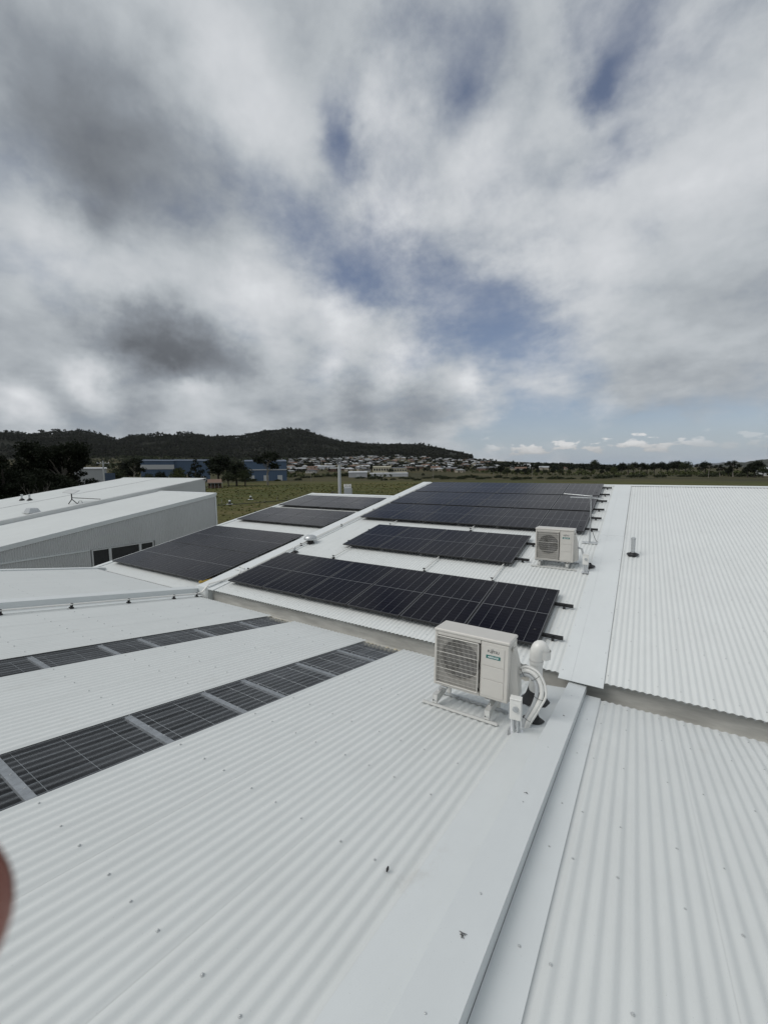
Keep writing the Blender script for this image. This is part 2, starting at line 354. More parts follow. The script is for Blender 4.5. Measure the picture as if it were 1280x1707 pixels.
# roof planes; UP rises away from the camera, LO falls away from it
AU, AL = math.radians(9.93), math.radians(10.54)
zu = lambda y, h=0: (-3.63 + h + y*math.sin(AU))/math.cos(AU)
zl = lambda y, h=0: (-1.80 + h - y*math.sin(AL))/math.cos(AL)
zs = lambda y, h=0: zu(y, h-.26)                            # the lower left roof
YE, YL, YR = 5.62, 5.44, 17.35                               # upper eave, lower roof end, ridge
PIT = .0762; AMP = .0063
def corr(name, parent, x0, npit, y0, y1, zf, h=0, m=None, phase=0.0, over=.5, slope_n=None, seg=8):
    """one corrugated sheet, lapped half a pitch over its neighbour on the right"""
    n = int((npit+over)*seg); vs = []; fs = []
    nyz = slope_n
    for yy in (y0, y1):
        for i in range(n+1):
            x = x0 + i*PIT/seg
            hh = AMP*(math.cos(2*PI*(x/PIT+phase))-1) + h + .0020*(1 if x0 > -.5 else .35)*max(0, (i/n-.55))*2.2
            vs.append((x, yy, zf(yy, hh)))
    k = n+1
    for i in range(n): fs.append((i, i+1, k+i+1, k+i))
    # returned thickness at both ends so the cut edge reads
    for b0 in (0, k):
        b = len(vs)
        for i in range(n+1): v = vs[b0+i]; vs.append((v[0], v[1], v[2]-.003))
        for i in range(n): fs.append((b0+i, b+i, b+i+1, b0+i+1) if b0 == 0 else (b0+i, b0+i+1, b+i+1, b+i))
    return link(name, vs, fs, m or M['sheet'], parent, True, autos=math.radians(50))
def slab(name, parent, x0, x1, y0, y1, zf, h0, h1, m, c=0):
    b = MB()
    vs = [(x, y, zf(y, h)) for h in (h0, h1) for y in (y0, y1) for x in (x0, x1)]
    b.add(vs, [(0, 2, 3, 1), (4, 5, 7, 6), (0, 1, 5, 4), (2, 6, 7, 3), (0, 4, 6, 2), (1, 3, 7, 5)])
    return b.build(name, m, parent)

# ------------------------------------------------------------------ main building
W0 = empty('warehouse', (0, 0, -8)); tag(W0, 'large white corrugated steel roofed warehouse carrying the solar arrays, seen from on top', 'warehouse')
WR = empty('roof', (0, 0, 8), parent=W0)
def roofpart(o): return o
XB0, XB1 = -.785, -.262                                       # wide flat band on the upper roof
XR = 13.6
npit = 10; SW = npit*PIT
# lower roof, left of the raised capping, with two skylight runs
sky_runs = [(-3.825, -3.05), (-6.06, -5.37)]
x = -.93
YB = -7.0
cols = []
def run(xa, xb):                                              # fill from right to left with sheets
    q = xb
    while q > xa+.02:
        n = min(npit, max(1, int(round((q-xa)/PIT)))); cols.append((q-n*PIT, n)); q -= n*PIT
run(-3.05, -.838); run(-5.37, -3.81); run(-8.40, -6.05)
cols_r = []
q = -.36
while q < XR: cols_r.append((q, npit)); q += SW
for (x0, n) in cols: corr('roof_sheet', WR, x0, n, YB, YL, zl)
for (x0, n) in cols_r: corr('roof_sheet', WR, x0, n, YB, YL, zl)
q = -8.98-SW
while q > -14.3: corr('roof_sheet', WR, q, npit, YB, YL+.12, zl); q -= SW
XLL = q+SW
for k in range(0, 40):
    x0 = XB1 - .01 + k*SW
    if x0 > XR: break
    corr('roof_sheet', WR, x0, npit, YE, YR, zu)
q = XB0+.03-SW
while q > -8.2-.3: corr('roof_sheet', WR, q, npit, YE, YR, zu); q -= SW
q = -8.74-SW
while q > -14.6: corr('roof_sheet', WR, q, npit, YE+.12, 15.75, zs); q -= SW
XSL = q+SW
# skylights
PY = [-5.3, -4.4, -3.5, -2.6, -1.7, -.9, -.08, .81, 1.69, 2.42, 2.92, 3.79, 4.66]
for (a, b) in sky_runs:
    n = int(round((b-a)/PIT))
    sk = corr('skylight_sheet', WR, a, n+1, YB, YL-.12, zl, -.004, M['poly'], over=0)
    sk['label'] = 'smoky translucent corrugated skylight sheet'
    void = MB()
    vs = [(x, y, zl(y, h)) for h in (-.62, -.05) for y in (YB, YL-.12) for x in (a-.25, b+.3)]
    void.add(vs, [(0, 1, 3, 2), (0, 4, 5, 1), (2, 3, 7, 6), (0, 2, 6, 4), (1, 5, 7, 3)])
    void.build('dark_interior_box', M['dark'], WR)  # near-black box, the unlit interior's darkness is put into its colour
    for y in PY:
        slab('purlin', WR, a-.02, b+.02, y-.029, y+.029, zl, -.050, -.024, M['purlin'])
    for j in range(7):                                        # safety mesh wires under the sheet
        pass
    ms = MB(); y = YB+.1
    while y < YL-.2:
        ms.tube([(a, y, zl(y, -.034)), (b, y, zl(y, -.034))], .0016, 4); y += .30
    xx = a+.1
    while xx < b:
        ms.tube([(xx, YB, zl(YB, -.037)), (xx, YL-.15, zl(YL-.15, -.037))], .0016, 4); xx += .15
    tag(ms.build('safety_mesh', M['galv'], WR), kind='stuff')
    # closure foam at the gutter end of the run
    fm = MB()
    for j in range(int((b-a)/PIT)+1):
        xx = a+j*PIT
        fm.bbox(xx+.004, xx+.062, YL-.13, YL-.03+random.uniform(-.02, .02), zl(YL, -.05), zl(YL, -.018+random.uniform(-.006, .004)), .006)
    tag(fm.build('foam_closure', M['foam'], WR), 'weathered foam closure strip at the end of a skylight')
# closure under the corrugations at the gutter end of the lower roof
slab('roof_underlay', WR, -8.4, XR, YB, YL-.05, zl, -.66, -.64, M['gutter'])
# flat strips, capping
def tilt_slab(name, x0, x1, y0, y1, zf, hb, ha0, ha1, m):
    b = MB(); b.add([(x0, y0, zf(y0, hb)), (x1, y0, zf(y0, hb)), (x0, y1, zf(y1, hb)), (x1, y1, zf(y1, hb)), (x0, y0, zf(y0, ha0)), (x1, y0, zf(y0, ha1)), (x0, y1, zf(y1, ha0)), (x1, y1, zf(y1, ha1))],
                    [(0, 2, 3, 1), (4, 5, 7, 6), (0, 1, 5, 4), (2, 6, 7, 3), (0, 4, 6, 2), (1, 3, 7, 5)]); return b.build(name, m, WR)
tilt_slab('flashing', -.913, -.6555, YB, YL+.03, zl, .0008, .0018, .030, M['flash'])
slab('flashing', WR, -.450, -.283, YB, YL+.03, zl, .0014, .0035, M['flash'])
tilt_slab('ridge_capping', -.655, -.452, YB, YL+.17, zl, .0036, .105, .098, M['flash'])
slab('ridge_capping', WR, -8.97, -8.66, YB, YL+.25, zl, .0, .135, M['flash'])
slab('flashing', WR, -8.66, -8.395, YB, YL+.1, zl, -.004, .004, M['flash'])
# box gutter between the two slopes
g = MB(); gz = zl(YL)-.16
for (xa, xb) in ((-8.72, XR),):
    g.box(xa, xb, YL-.10, YE+.16, gz-.003, gz)
    g.box(xa, xb, YE+.10, YE+.104, gz+.001, zu(YE+.10, -.03))
    g.box(xa, xb, YL-.104, YL-.10, gz+.001, zl(YL-.1, -.03))
g.build('box_gutter', M['gutter'], WR)
g = MB(); g.box(XLL, -8.75, YL+.05, YE+.4, gz-.003-.06, gz-.06); g.box(XLL, -8.75, YE+.22, YE+.224, gz+.001-.06, zs(YE+.22, -.03))
g.build('box_gutter', M['gutter'], WR)
# band on the upper roof, in two lengths with a joint, and its folded seam
slab('flashing', WR, XB0, XB1, 5.49, 11.50, zu, .0008, .0075, M['flash'])
slab('flashing', WR, XB0+.004, XB1-.004, 11.44, YR-.1, zu, .0078, .0135, M['flash'])
slab('flashing', WR, -.634, -.628, 5.49, 11.43, zu, .0078, .0105, M['flash'])
slab('flashing', WR, -.634, -.628, 11.46, YR-.1, zu, .0138, .0165, M['flash'])
# barge between the upper roof and the lower left roof
slab('barge_flashing', WR, -8.30, -8.10, YE-.02, YR+.1, zu, -.004, .012, M['flash'])
slab('barge_flashing', WR, -8.70, -8.301, YE-.02, YR+.1, zu, -.30, .030, M['flash'])
slab('barge_flashing', WR, -8.98, -8.702, YE+.1, 15.8, zs, -.004, .010, M['flash'])
# ridge caps
b = MB()
def cap(xa, xb, y, zf, fl=.16, h=.012):
    vs = []; 
    for x in (xa, xb):
        vs += [(x, y-fl, zf(y-fl, h)), (x, y, zf(y, h+.012)), (x, y+fl, zf(y, h+.012)-fl*.18), (x, y+fl, zf(y, h)-fl*.18-.05), (x, y-fl, zf(y-fl, h-.010))]
    b.add(vs, [(0, 5, 6, 1), (1, 6, 7, 2), (2, 7, 8, 3), (4, 9, 5, 0), (0, 1, 2, 3, 4), (9, 8, 7, 6, 5)])
cap(-8.70, XR, YR, zu); b.build('ridge_capping', M['flash'], WR)
b = MB(); cap(XSL, -8.72, 15.75, zs); b.build('ridge_capping', M['flash'], WR)
b = MB()      # dark scalloped closure line below the ridge cap
for k in range(int((XR+.24)/PIT)):
    x0 = -.25+k*PIT
    b.box(x0+.012, x0+.052, YR-.185, YR-.160, zu(YR-.17, -.016), zu(YR-.17, .0015))
tag(b.build('closure_strip', M['black'], WR), kind='stuff')
b = MB()      # drip tabs along the upper eave
for k in range(int((XR+8)/PIT)):
    x0 = -8.08+k*PIT
    if XB0-.02 < x0 < XB1+.02: continue
    b.box(x0+.030, x0+.040, YE-.006, YE-.001, zu(YE, -.024), zu(YE, -.006))
tag(b.build('eave_tab', M['galv'], WR), kind='stuff')
# slim trim on the outer left edge
slab('barge_flashing', WR, XSL-.16, XSL+.02, YE, 15.8, zs, -.16, .02, M['flash'])
slab('barge_flashing', WR, XLL-.16, XLL+.02, YB, YL+.35, zl, -.16, .03, M['flash'])
# walls below
b = MB()
b.add([(XSL-.10, YE, -8), (XSL-.10, 15.7, -8), (XSL-.10, 15.7, zs(15.7, -.1)), (XSL-.10, YE, zs(YE, -.1))], [(0, 1, 2, 3)])
b.add([(XSL-.1, 15.75, -8), (-8.7, 15.75, -8), (-8.7, 15.75, zs(15.75, -.06)), (XSL-.1, 15.75, zs(15.75, -.06))], [(0, 1, 2, 3)])
b.add([(-8.7, 15.75, -8), (-8.7, YR, -8), (-8.7, YR, zu(YR, -.1)), (-8.7, 15.75, zu(15.75, -.1))], [(0, 1, 2, 3)])
b.add([(-8.7, YR+.1, -8), (XR, YR+.1, -8), (XR, YR+.1, zu(YR, -.06)), (-8.7, YR+.1, zu(YR, -.06))], [(0, 1, 2, 3)])
b.add([(XR, YR+.1, -8), (XR, YE, -8), (XR, YE, zu(YE, -.05)), (XR, YR+.1, zu(YR, -.05))], [(0, 1, 2, 3)])
b.add([(XR, YL, -8), (XR, YB, -8), (XR, YB, zl(YB, -.05)), (XR, YL, zl(YL, -.05))], [(0, 1, 2, 3)])
b.add([(XLL-.1, YL+.3, -8), (XLL-.1, YB, -8), (XLL-.1, YB, zl(YB, -.05)), (XLL-.1, YL+.3, zl(YL+.3, -.05))], [(0, 1, 2, 3)])
b.add([(XLL-.1, YB, -8), (XR, YB, -8), (XR, YB, zl(YB, -.05)), (XLL-.1, YB, zl(YB, -.05))], [(0, 1, 2, 3)])
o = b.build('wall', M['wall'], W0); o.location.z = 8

# screws with washers, real heads on the crests along every purlin
def screw_mesh():
    b = MB(); b.lathe([(.0095, 0), (.0095, .0015), (.0055, .002), (.0055, .0065), (.004, .0075)], 6); return b
SB = screw_mesh()
def screws(rows, xs, zf, h, ang, name='screw'):
    V = []; Fc = []
    ca, sa = math.cos(ang), math.sin(ang)
    for y in rows:
        for x in xs(y):
            jx = x; jy = y+random.uniform(-.008, .008); z = zf(jy, h); b = len(V); k = random.uniform(.72, .95)
            for v in SB.v: V.append((jx+v[0]*k, jy+v[1]*k*ca-v[2]*k*sa, z+v[1]*k*sa+v[2]*k*ca))
            Fc.extend([tuple(b+i for i in f) for f in SB.f])
    return tag(link(name, V, Fc, M['screw'], WR), kind='stuff')
def crest(xa, xb, phase=0):
    def f(y):
        k = math.ceil(xa/PIT); out_ = []; t = int(abs(y)*7) % 2; step = [3, 4, 3, 4, 3]
        i = 0
        while k*PIT < xb:
            out_.append(k*PIT); k += step[(i+t) % 5]; i += 1
        return out_
    return f
for (a, b_) in ((-3.04, -1.0), (-5.36, -3.84), (-8.38, -6.08), (-.24, XR), (-14.3, -9.0)):
    screws(PY+[5.28], crest(a, b_), zl, .0005, -AL)
for (a, b_) in sky_runs:
    screws([p for p in PY if p > -1], crest(a+.05, b_-.02), zl, -.004, -AL)
UY = [YE+.16+.93*i for i in range(13)]
for (a, b_) in ((-8.05, XB0-.03), (XB1+.03, XR)): screws(UY, crest(a, b_), zu, .0005, AU)
screws([YE+.3+.93*i for i in range(11)], crest(-14.4, -9.0), zs, .0005, AU)
screws([y for y in PY if y > -1], lambda y: (-.36, ), zl, .004, -AL)
screws([-.2, 1.15, 1.75, 2.6, 3.5, 5.0], lambda y: (-.56, ), zl, .100, -AL)
screws([YE+.05+.6*i for i in range(10)], lambda y: (XB0+.03, XB1-.03), zu, .008, AU)

# bits left on the roof by the builders
def debris(x, y, zf, h, label, n=6, s=.02):
    b = MB()
    for i in range(n):
        a = random.uniform(0, PI); l = random.uniform(.4, 1.4)*s; cx, cy = x+random.uniform(-s, s)*.6, y+random.uniform(-s, s)*.6
        p = [(cx-l*math.cos(a), cy-l*math.sin(a)*.5, zf(cy, h+.003)), (cx, cy, zf(cy, h+.006+random.uniform(0, .004))), (cx+l*math.cos(a), cy+l*math.sin(a)*.5, zf(cy, h+.002))]
        b.tube(p, .0016, 4)
    tag(b.build('metal_swarf', M['swarf']), label, 'swarf')
debris(-.560, 1.50, zl, .100, 'curl of dark metal swarf lying on the raised capping in the foreground', 6, .017)
debris(-.548, 4.32, zl, .100, 'scrap of swarf on the raised capping beside the power isolator', 4, .011)
debris(-.560, 2.72, zl, .100, 'second scrap of swarf halfway along the raised capping', 4, .010)
b = MB(); b.bbox(-1.052, -1.044, 1.670, 1.690, zl(1.68, .0), zl(1.68, .020), .002); tag(b.build('dropped_screw', M['black']), 'small black screw standing in the corrugations of the foreground roof', 'screw')

# ------------------------------------------------------------------ solar panels
PW, PL_, PT = 1.134, 1.88, .032
def make_panel():
    root = empty('solar_panel')
    b = MB(); e = .011
    b.box(0, PW, 0, e, -PT, .0); b.box(0, PW, PL_-e, PL_, -PT, 0); b.box(0, e, e, PL_-e, -PT, 0); b.box(PW-e, PW, e, PL_-e, -PT, 0)
    b.build('frame', M['black'], root)
    b = MB(); b.box(e, PW-e, e, PL_-e, -.008, -.0015); b.build('glass', M['pv'], root)
    b = MB(); b.box(e, PW-e, e, PL_-e, -.012, -.0085); b.box(PW/2-.05, PW/2+.05, PL_/2-.03, PL_/2+.03, -.028, -.0125); b.build('backsheet', M['dark'], root)
    return root
pproto = [None]
def panel(x, y, zf, h, ang, label, group):
    if pproto[0] is None: pproto[0] = make_panel(); o = pproto[0]
    else: o = copy_tree(pproto[0])
    o.location = (x, y, zf(y, h)); o.rotation_euler = (ang, random.uniform(-.0015, .0015), 0)
    tag(o, label, 'solar panel', group)
    return o
def rail(xa, xb, y, zf, h, ang, label, group):
    root = empty('mounting_rail', ((xa+xb)/2, y, zf(y, h-.055)), (ang, 0, 0)); hw = (xb-xa)/2
    b = MB(); b.box(-hw, hw, -.020, .020, .0, .046); b.box(-hw, hw, -.020, -.008, .0465, .050); b.box(-hw, hw, .008, .020, .0465, .050); b.build('rail', M['black'], root)
    b = MB(); b.box(hw-.42, hw-.385, -.02, .02, .05, .092); b.build('end_clamp', M['black'], root)
    n = int(hw*2/1.2)
    for i in range(n+1):
        xx = -hw+.16+i*(2*hw-.3)/max(n, 1)
        f = MB(); f.box(xx-.02, xx+.02, -.045, -.021, -.045, .03); f.box(xx-.02, xx+.02, -.08, -.0455, -.045, -.039); f.build('rail_foot', M['black'], root)
    tag(root, label, 'mounting rail', group)
PX = 1.149
def array(x0, y0, n, zf, h, ang, desc, group, dx=PX, step=0):
    for i in range(n):
        if n == 6 or n == 4:
            lab = 'black solar panel, %s from the left in %s' % (rp(i), desc)
        panel(x0+i*dx, y0+step*i, zf, h, ang, lab, group)
    for k, fr in enumerate((.22, .78)):
        rail(x0-.12, x0+n*dx+.27, y0+PL_*fr*math.cos(ang), zf, h-PT, ang, 'black mounting rail under the %s half of %s' % (('near', 'far')[k], desc), group+' rails')
H = .115
array(-8.02, 5.945, 6, zu, H, AU, 'the front row beside the box gutter', 'front row of solar panels')
array(-6.87+.015, 8.80, 4, zu, H, AU, 'the row of four behind the front row', 'row of four solar panels')
for k, (yy, nm) in enumerate(((11.30, 'the nearest row of the right rear block'), (13.26, 'the middle row of the right rear block'), (15.19, 'the ridge row of the right rear block'))):
    array(-8.02 + (0, .0, .02)[k], yy, 6, zu, H, AU, nm, 'rear block of solar panels')
XL0 = -13.86
for k, (yy, nm) in enumerate(((6.12, 'the nearest row on the lower left roof'), (7.995, 'the second row on the lower left roof'), (10.80, 'the third row on the lower left roof'), (13.09, 'the ridge row on the lower left roof'))):
    array(XL0 + (0, 0, .05, .05)[k], yy, 4, zs, H, AU, nm, 'solar panels on the lower left roof')
b = MB(); b.bbox(-.30, .30, -.02, .02, 0, .05, .004)
o = b.build('spirit_level', M['wood_yellow']); o.location = (-9.25, 6.35, zs(6.35, .02)); o.rotation_euler = (AU, 0, 1.35); tag(o, 'yellow spirit level lying under the corner of the lower left array', 'spirit level')

# ------------------------------------------------------------------ conduits
def conduit(paths, feet, label, r=.013, zf=zu, fang=AU, group=None):
    root = empty('conduit', paths[0][0])
    org = Vector(paths[0][0])
    for p in paths:
        b = MB(); b.tube([Vector(q)-org for q in p], r, 8); b.build('pipe', M['pvc'], root, True)
    for (x, y, zf_, a) in feet:
        b = MB(); b.bbox(-.035, .035, -.03, .03, 0, .022, .004); b.box(-.008, .008, -.02, .02, .0225, .075); b.box(-.03, .03, -.012, .012, .0755, .085)
        o = b.build('conduit_foot', M['rubber'], root); o.location = Vector((x, y, zf_(y, .0)))-org; o.rotation_euler = (a, 0, 0)
    tag(root, label, 'conduit', group)
def up_line(xa, ya, xb, yb, zf, h, n=10):
    return [(xa+(xb-xa)*i/n, ya+(yb-ya)*i/n, zf(ya+(yb-ya)*i/n, h)) for i in range(n+1)]
# paired conduits along the lower capping and up the barge
p1 = up_line(-8.40, YB, -8.40, 5.40, zl, .070, 14); p2 = up_line(-8.36, YB, -8.36, 5.38, zl, .070, 14)
top1 = up_line(-8.23, 6.2, -8.23, 15.9, zu, .055, 10); top2 = up_line(-8.19, 6.2, -8.19, 15.9, zu, .055, 10)
mid1 = [(-8.40, 5.52, zl(5.44, .085)), (-8.37, 5.68, zu(5.68, .085)), (-8.30, 5.95, zu(5.95, .06))]
mid2 = [(-8.36, 5.50, zl(5.44, .085)), (-8.33, 5.66, zu(5.66, .085)), (-8.26, 5.95, zu(5.95, .06))]
conduit([p1+mid1+top1, p2+mid2+top2], [(-8.38, y, zl, -AL) for y in (-1.0, .1, 1.15, 2.05, 2.99, 3.93, 4.84, 5.37)]+[(-8.21, y, zu, AU) for y in (6.7, 8.6, 10.5, 12.4, 14.3)],
        'pair of white conduits running beside the long capping and up the barge flashing')
for k, (x, y0, y1, yf) in enumerate(((-6.60, 7.79, 8.85, 8.08), (-3.99, 7.79, 8.85, 8.04), (-2.45, 7.79, 8.85, 8.02), (-6.60, 10.62, 11.35, 10.91), (-4.01, 10.62, 11.35, 11.02))):
    lab = ['short white conduit between the front row and the row of four, at its left end', 'short white conduit in the middle gap between front row and row of four',
           'short white conduit below the right end of the row of four', 'short white conduit left of the gap behind the row of four', 'short white conduit right of centre behind the row of four'][k]
    conduit([up_line(x, y0, x, y1, zu, .05, 2)], [(x, yf, zu, AU)], lab, .014)
conduit([up_line(-9.02, 9.85, -9.02, 10.9, zs, .05, 2)], [(-9.02, 10.15, zs, AU)], 'short white conduit between array rows on the lower left roof', .014)
conduit([[(-8.9, 6.5, zs(6.5, .05)), (-8.6, 6.6, zs(6.6, .30)), (-8.35, 6.55, zu(6.55, .08)), (-8.22, 6.45, zu(6.45, .07))], [(-8.95, 6.7, zs(6.7, .05)), (-8.6, 6.75, zs(6.75, .32)), (-8.3, 6.65, zu(6.65, .08))]], [], 'looped white flexible conduit crossing the barge near the left array', .014)

# ------------------------------------------------------------------ air conditioners
def text_mesh(txt, size, name, m, parent, loc, ext=.0006, bold=0, sx=1.0):
    cu = bpy.data.curves.new(name, 'FONT'); cu.body = txt; cu.size = size; cu.align_x = 'CENTER'; cu.extrude = ext; cu.offset = bold
    to = bpy.data.objects.new(name+'_tmp', cu); C.objects.link(to)
    bpy.context.view_layer.update()
    me = bpy.data.meshes.new_from_object(to.evaluated_get(bpy.context.evaluated_depsgraph_get()))
    bpy.data.objects.remove(to)
    me.name = name; me.materials.clear(); me.materials.append(m)
    o = bpy.data.objects.new(name, me); C.objects.link(o); o.parent = parent; o.location = loc; o.rotation_euler = (PI/2, 0, 0); o.scale = (sx, 1, 1)
    return o
def ac_unit(loc, rot, wd, ht, dp, label, wires=(34, 12), square=False):
    """front face at local y = 0 looking to -y; origin at the bottom left front corner"""
    r = empty('air_conditioner', loc, rot)
    gx0, gx1 = .030*wd/.8, wd*.615; gz0, gz1 = .045, ht-.070
    # casing: sides, back, bottom, and a front panel with a true opening behind the grille
    b = MB()
    b.bbox(gx1+.018, wd, 0, dp, .012, ht-.035, .012)
    b.box(.0, .012, .006, dp-.006, .012, ht-.035); b.box(.012, gx1+.018, dp-.018, dp-.006, .012, ht-.035); b.box(.012, gx1+.018, .03, dp-.018, .012, .03)
    b.bbox(0, gx0, 0, .03, .012, ht-.035, .005); b.bbox(gx0+.0005, gx1+.0175, .0, .03, gz1, ht-.035, .004); b.bbox(gx0+.0005, gx1+.0175, .0, .03, .012, gz0, .004)
    b.build('casing', M['cream'], r)
    b = MB(); b.bbox(-.008, wd+.006, -.008, dp+.004, ht-.0345, ht, .010); b.build('top_cover', M['cream'], r)
    # shroud with a round hole
    cx, cz = (gx0+gx1)/2+.01, (gz0+gz1)/2+.01; R_ = min(gx1-gx0, gz1-gz0)/2*.95
    n = 40; vs = []; fs = []
    for k in range(n):
        a = 2*PI*k/n; dx, dz = math.cos(a), math.sin(a)
        t = min((gx1-cx+.0)/abs(dx) if dx > 0 else (cx-gx0)/max(abs(dx), 1e-6) if dx < 0 else 9, (gz1-cz)/abs(dz) if dz > 1e-6 else (cz-gz0)/abs(dz) if dz < -1e-6 else 9)
        vs += [(cx+dx*R_, .035, cz+dz*R_), (cx+dx*max(t, R_*1.001), .032, cz+dz*max(t, R_*1.001)), (cx+dx*R_*.96, .085, cz+dz*R_*.96)]
    for k in range(n):
        a, c = 3*k, 3*((k+1) % n); fs += [(a, c, c+1, a+1), (a+2, c+2, c, a)]
    link('fan_shroud', vs, fs, M['cream_dark'], r, True, autos=.5)
    b = MB(); b.box(.013, gx1+.017, dp-.05, dp-.02, .031, ht-.036); b.build('coil', M['dark'], r)
    # fan: hub and three swept blades
    b = MB(); b.tube([(cx, .075, cz), (cx, .13, cz)], R_*.22, 20)
    for k in range(3):
        a0 = k*2*PI/3+.4; pts = []
        for i in range(7):
            a = a0+i*.26
            for rr in (R_*.20, R_*.55, R_*.9): pts.append((cx+rr*math.cos(a-rr*.8), .08+i*.009, cz+rr*math.sin(a-rr*.8)))
        fs = []
        for i in range(6):
            for j in range(2): q = i*3+j; fs.append((q, q+1, q+4, q+3))
        b.add(pts, fs)
    b.build('fan', M['fan'], r, True)
    # grille: outer frame and welded wires
    b = MB(); f = .010
    b.bbox(gx0-.006, gx1+.004, -.022, -.010, gz1-f, gz1, .003); b.bbox(gx0-.006, gx1+.004, -.022, -.010, gz0, gz0+f, .003)
    b.bbox(gx0-.006, gx0-.006+f, -.022, -.010, gz0+f, gz1-f, .003); b.bbox(gx1+.004-f, gx1+.004, -.022, -.010, gz0+f, gz1-f, .003)
    gf = b.build('grille_frame', M['cream'], r)
    b = MB()
    for k in range(1, wires[0]):
        x = gx0+(gx1-gx0)*k/wires[0]; b.box(x-.0013, x+.0013, -.0150, -.0125, gz0+f, gz1-f)
    for k in range(1, wires[1]):
        z = gz0+(gz1-gz0)*k/wires[1]; w_ = .0034 if k % 4 == 0 else .0012; b.box(gx0, gx1-.004, -.0180, -.0158, z-w_, z+w_)
    tag(b.build('grille_wires', M['cream'], gf), kind='stuff')
    # front cover panel: three fields parted by fine grooves
    px0, px1 = gx1+.040, wd-.045
    zt = ht-.075; z1_ = ht*.56; z2_ = ht*.34
    for za, zb in ((z1_+.002, zt), (z2_+.002, z1_-.002), (.045, z2_-.002)):
        b = MB(); b.bbox(px0, px1, -.006, -.0005, za, zb, .0025); b.build('front_panel', M['cream'], r)
    pc = (px0+px1)/2
    text_mesh('FUJITSU', .036*wd/.8, 'brand_lettering', M['ink'], r, (pc, -.0065, zt-.062), .0006, .0006, .95)
    b = MB()                                                    # the loop mark over the J and I
    b.tube([(pc-.010+.010*math.cos(a)*1.2, -.0068, zt-.030+.006*math.sin(a)) for a in [2*PI*i/14 for i in range(14)]], .0011, 5, closed=True); b.build('brand_mark', M['ink'], r)
    b = MB(); b.box(pc-.072*wd/.8, pc+.072*wd/.8, -.0085, -.0062, zt-.122, zt-.088); bd = b.build('badge', M['teal'], r)
    text_mesh('AIRSTAGE', .023*wd/.8, 'badge_lettering', M['white'], r, (pc, -.0090, zt-.113), .0005, .0005, 1.05)
    # valve cover and handle on the right hand side
    b = MB(); b.add([(wd+.0005, .05, .02), (wd+.0005, dp-.02, .02), (wd+.0005, dp-.02, ht-.12), (wd+.0005, .09, ht-.12), (wd+.075, .11, .05), (wd+.075, dp-.05, .05), (wd+.06, dp-.05, ht-.30), (wd+.035, .13, ht-.16)],
                     [(0, 4, 7, 3), (4, 5, 6, 7), (1, 2, 6, 5), (3, 7, 6, 2), (0, 1, 5, 4)]); b.build('valve_cover', M['cream'], r)
    b = MB(); b.bbox(wd+.006, wd+.035, .07, .15, ht-.115, ht-.075, .008); b.build('handle', M['cream'], r)
    b = MB()
    for x in (.13, wd-.2):
        b.box(x-.03, x+.03, -.012, .02, 0, .0115); b.box(x-.03, x+.03, dp-.02, dp+.012, 0, .0115)
    b.build('foot', M['galv'], r)
    tag(r, label, 'air conditioner')
    return r
def mount(loc, rot, wd, xa, xb, dp, rise_f, rise_b, label, front=-.09, back=.36, gap_r=.0):
    """two sloping channel brackets on two long rails that lie across the ribs (local frame of the roof)"""
    r = empty('support_frame', loc, rot)
    for y in (front, back):
        b = MB(); b.box(-.10, wd+.10, y-.022, y-.002, .004, .030); b.box(-.10, wd+.10, y-.0015, y+.022, .004, .008); b.build('long_rail', M['bracket'] if y < 0 else M['galv'], r)
    for x in (xa, xb):
        b = MB()
        h0, h1 = rise_f, rise_b
        # open channel: two side webs and a floor
        for (s0, s1) in ((-.026, -.022), (.022, .026)):
            b.add([(x+s0, front-.02, .031), (x+s1, front-.02, .031), (x+s0, back+.02, h1-.052), (x+s1, back+.02, h1-.052),
                   (x+s0, front-.02, h0), (x+s1, front-.02, h0), (x+s0, back+.02, h1), (x+s1, back+.02, h1)],
                  [(0, 2, 3, 1), (4, 5, 7, 6), (0, 1, 5, 4), (2, 6, 7, 3), (0, 4, 6, 2), (1, 3, 7, 5)])
        b.box(x-.0215, x+.0215, back-.015, back+.015, .0315, h1-.055)
        b.box(x-.0215, x+.0215, front-.018, front-.010, .0355, .05); b.box(x-.0215, x+.0215, front-.018, front-.010, .068, h0)
        b.build('bracket', M['bracket'], r)
        b = MB(); b.add([(x-.0215, front-.018, h0+.0005), (x+.0215, front-.018, h0+.0005), (x+.0215, back+.02, h1+.0005), (x-.0215, back+.02, h1+.0005), (x-.0215, front-.018, h0-.004), (x+.0215, front-.018, h0-.004), (x+.0215, back+.02, h1-.004), (x-.0215, back+.02, h1-.004)],
                        [(0, 1, 2, 3), (4, 7, 6, 5), (0, 4, 5, 1), (3, 2, 6, 7)]); b.build('bracket_top', M['bracket'], r)
        b = MB(); b.box(x-.005, x+.005, front+.015, front+.085, h0+.0008, h0+.004); b.build('slot', M['black'], r)
        b = MB(); b.lathe([(.012, 0), (.012, .02), (.005, .022), (.005, .04)], 8, (x, front+.075, h0+.002)); b.build('bolt', M['alu'], r)
    tag(r, label, 'mounting frame')
    return r
# first unit, lower roof
y1 = 3.80
ac1 = ac_unit((-1.805, 3.87, zl(3.87)+.215), (math.radians(-3.5), 0, 0), .800, .632, .30, 'larger looking white air conditioner in front of the first solar row, teal badge, green logo plate')
ac1['label'] = 'nearest white outdoor air conditioner with teal badge, beside the bent white vent pipe'
mount((-1.80, 3.87, zl(3.87, .002)), (-AL, 0, 0), .62, .04, .61, .3, .125, .20, 'aluminium mounting frame under the nearest air conditioner', front=-.06, back=.33)
